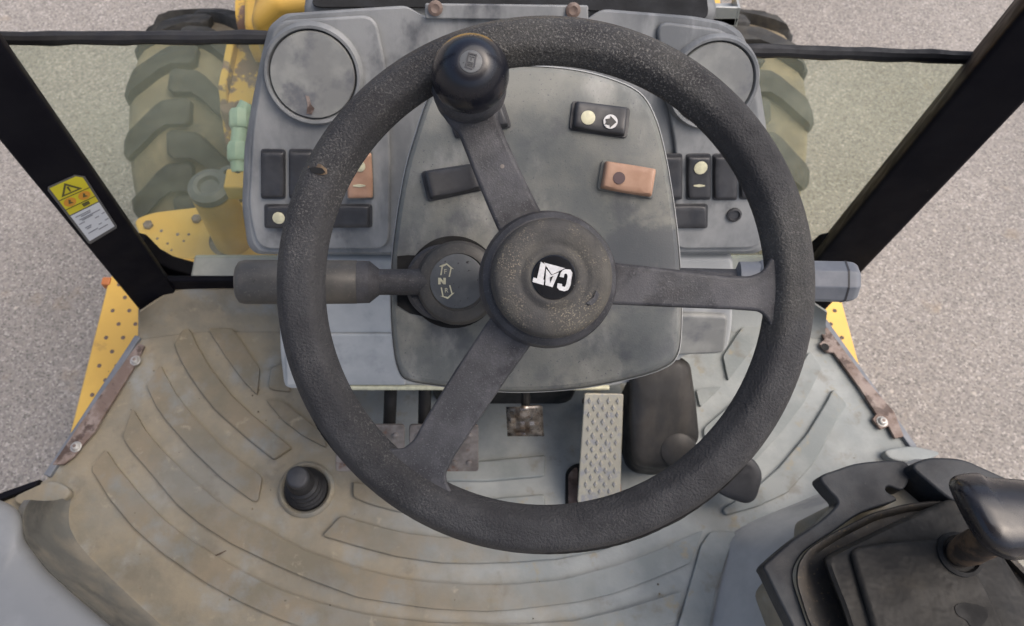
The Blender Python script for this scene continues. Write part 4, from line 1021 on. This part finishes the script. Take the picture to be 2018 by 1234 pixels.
bt = [(1622, 1098), (1665, 1076), (1760, 1030), (1872, 982), (1900, 1000), (1960, 1070), (2010, 1150), (2080, 1260), (2080, 1330), (1700, 1330), (1660, 1200), (1630, 1125)]
bp_ = rnd([Vector((u, v, 0)) for u, v in bt], 14, 4)
def br_(z, sc): return [onz(1840 + (q.x - 1840) * sc, 1150 + (q.y - 1150) * sc, z) for q in bp_]
boot = obj('lever_boot', MB().loft([br_(ZH - .01, 1.0), br_(ZH + .018, 1.0), br_(ZH + .026, .985), br_(ZH + .030, .94)]), M['boot'], lc, ang=50)
fold = [(1668, 1082), (1760, 1070), (1850, 1065), (1880, 1085), (1930, 1150), (1970, 1240), (1980, 1330), (1740, 1330), (1700, 1190)]
obj('raised_panel', MB().prism(rnd([onz(u, v, ZH + .0295) for u, v in fold], .012), (0, 0, .010)), M['boot'], lc, bevel=.008, seg=4)
hp = onz(1893, 1092, ZH + .042)
obj('boot_opening', MB().lathe(hp, (0, 0, 1), [(.024, -.006), (.024, .0), (.020, .002), (.018, -.002)], 36), M['dark'], boot)
st_ = [onz(u, v, ZH + .0400) for u, v in ((1880, 1195), (1895, 1187), (1920, 1190), (1945, 1198), (1948, 1215), (1935, 1234), (1915, 1240), (1905, 1222), (1885, 1212))]
obj('oil_stain', MB().prism(rnd(st_, .004), (0, 0, .0004)), M['dark'], boot)
# armrest block at the right edge
ar_ = [(1790, 916), (1832, 900), (1898, 903), (2018, 957), (2150, 1020), (2100, 1080), (1980, 1020), (1872, 985)]
obj('rear_block', MB().prism(rnd([onz(u, v, ZH + .02) for u, v in ar_], .012), (0, 0, -.09)), M['console'], lc, bevel=.008, seg=4)
obj('inner_tray', MB().prism([onz(u, v, ZH - .06) for u, v in ((1760, 930), (1800, 920), (1900, 990), (1850, 1000), (1770, 1000))], (0, 0, .02)), M['lip'], lc, bevel=.004)
# control lever with glossy grip
cl = thing('control_lever', 'glossy black lever grip on a brown wrapped shaft at right edge', 'lever', tuple(hp))
KZ = .475
sh0 = hp + Vector((0, 0, -.004)); sh1 = onz(1975, 1050, KZ)
obj('shaft', MB().tube([sh0, sh0.lerp(sh1, .3), sh0.lerp(sh1, .7), sh1], [.014, .017, .017, .016], 24), M['cloth'], cl)
gr = [(1870, 952), (1884, 937), (1926, 932), (1950, 941), (2018, 946), (2090, 962), (2120, 1020), (2100, 1090), (2018, 1103), (1985, 1103), (1950, 1088), (1922, 1060), (1898, 1020), (1876, 975)]
gp = cr([Vector((u, v, 0)) for u, v in gr], True, 4)
def gq(z, sc): return [onz(1990 + (q.x - 1990) * sc, 1020 + (q.y - 1020) * sc, z) for q in gp]
obj('grip', MB().loft([gq(KZ - .018, .80), gq(KZ - .014, .93), gq(KZ - .004, 1.0), gq(KZ + .002, 1.0), gq(KZ + .003, .985), gq(KZ + .016, .95), gq(KZ + .028, .84), gq(KZ + .035, .68), gq(KZ + .039, .45), gq(KZ + .040, .2)]), M['glossw'], cl, ang=70)
sm = cr([onz(u, v, z) for u, v, z in ((1944, 941, KZ + .010), (1938, 955, KZ + .026), (1925, 975, KZ + .027), (1905, 1002, KZ + .009))], False, 6)
obj('seam', MB().tube(sm, .0005, 6), M['spoke'], cl)

# ------------------------------------------------------------------ grey fender box at the lower left
fb = thing('side_box', 'smooth light grey moulded box at the lower left corner', 'box', (-.75, 0, 0))
fo = [(-120, 960), (0, 985), (32, 1000), (44, 1022), (46, 1062), (90, 1122), (152, 1178), (225, 1240), (300, 1320), (520, 1600), (-120, 1600)]
fp = rnd([Vector((u, v, 0)) for u, v in fo], 14, 4)
def fr_(z, sc, dx=0): return [onz(-40 + (q.x + 40) * sc, 1230 + (q.y - 1230) * sc, z) for q in fp]
obj('moulding', MB().loft([[Vector((q.x, q.y, .001)) for q in fr_(.12, .94)], fr_(.11, .97), fr_(.15, 1.0), fr_(.165, .985), fr_(.178, .93), fr_(.184, .80), fr_(.186, .5)]), M['boxgrey'], fb, ang=60)
q = onz(20, 968, .02)
obj('edge_trim', MB().prism([onz(u, v, .01) for u, v in ((-60, 992), (78, 944), (70, 958), (20, 978), (-60, 1010))], (0, 0, -.06)), M['black'], fb, bevel=.002)

# ------------------------------------------------------------------ bits on the mat
tw = thing('twig', 'tiny dry twig lying on the dusty mat at lower left', 'twig', tuple(onz(433, 1092, .0045)))
obj('stick', MB().tube([onz(422, 1096, .0062), onz(434, 1091, .0066), onz(446, 1085, .0070)], [.0010, .0016, .0006], 6), M['cloth'], tw)
gm = MB()
for k in range(80):
    u = random.uniform(200, 1350); v = random.uniform(700, 1232)
    if u > 560 and v < 1000: continue
    p = onz(u, v, .0006); r_ = random.uniform(.0006, .0019)
    gm.lathe(p, (random.uniform(-.4, .4), random.uniform(-.4, .4), 1), [(r_ * .7, -r_ * .5), (r_, r_ * .2), (r_ * .5, r_ * .8)], 5)
obj('grit', gm, mat('loose_grit', (.22, .18, .12), (.07, .06, .045), 60, .9, lo=.46, hi=.54), None, kind='stuff', label='scattered crumbs of dirt and grit on the mat', smooth=False)
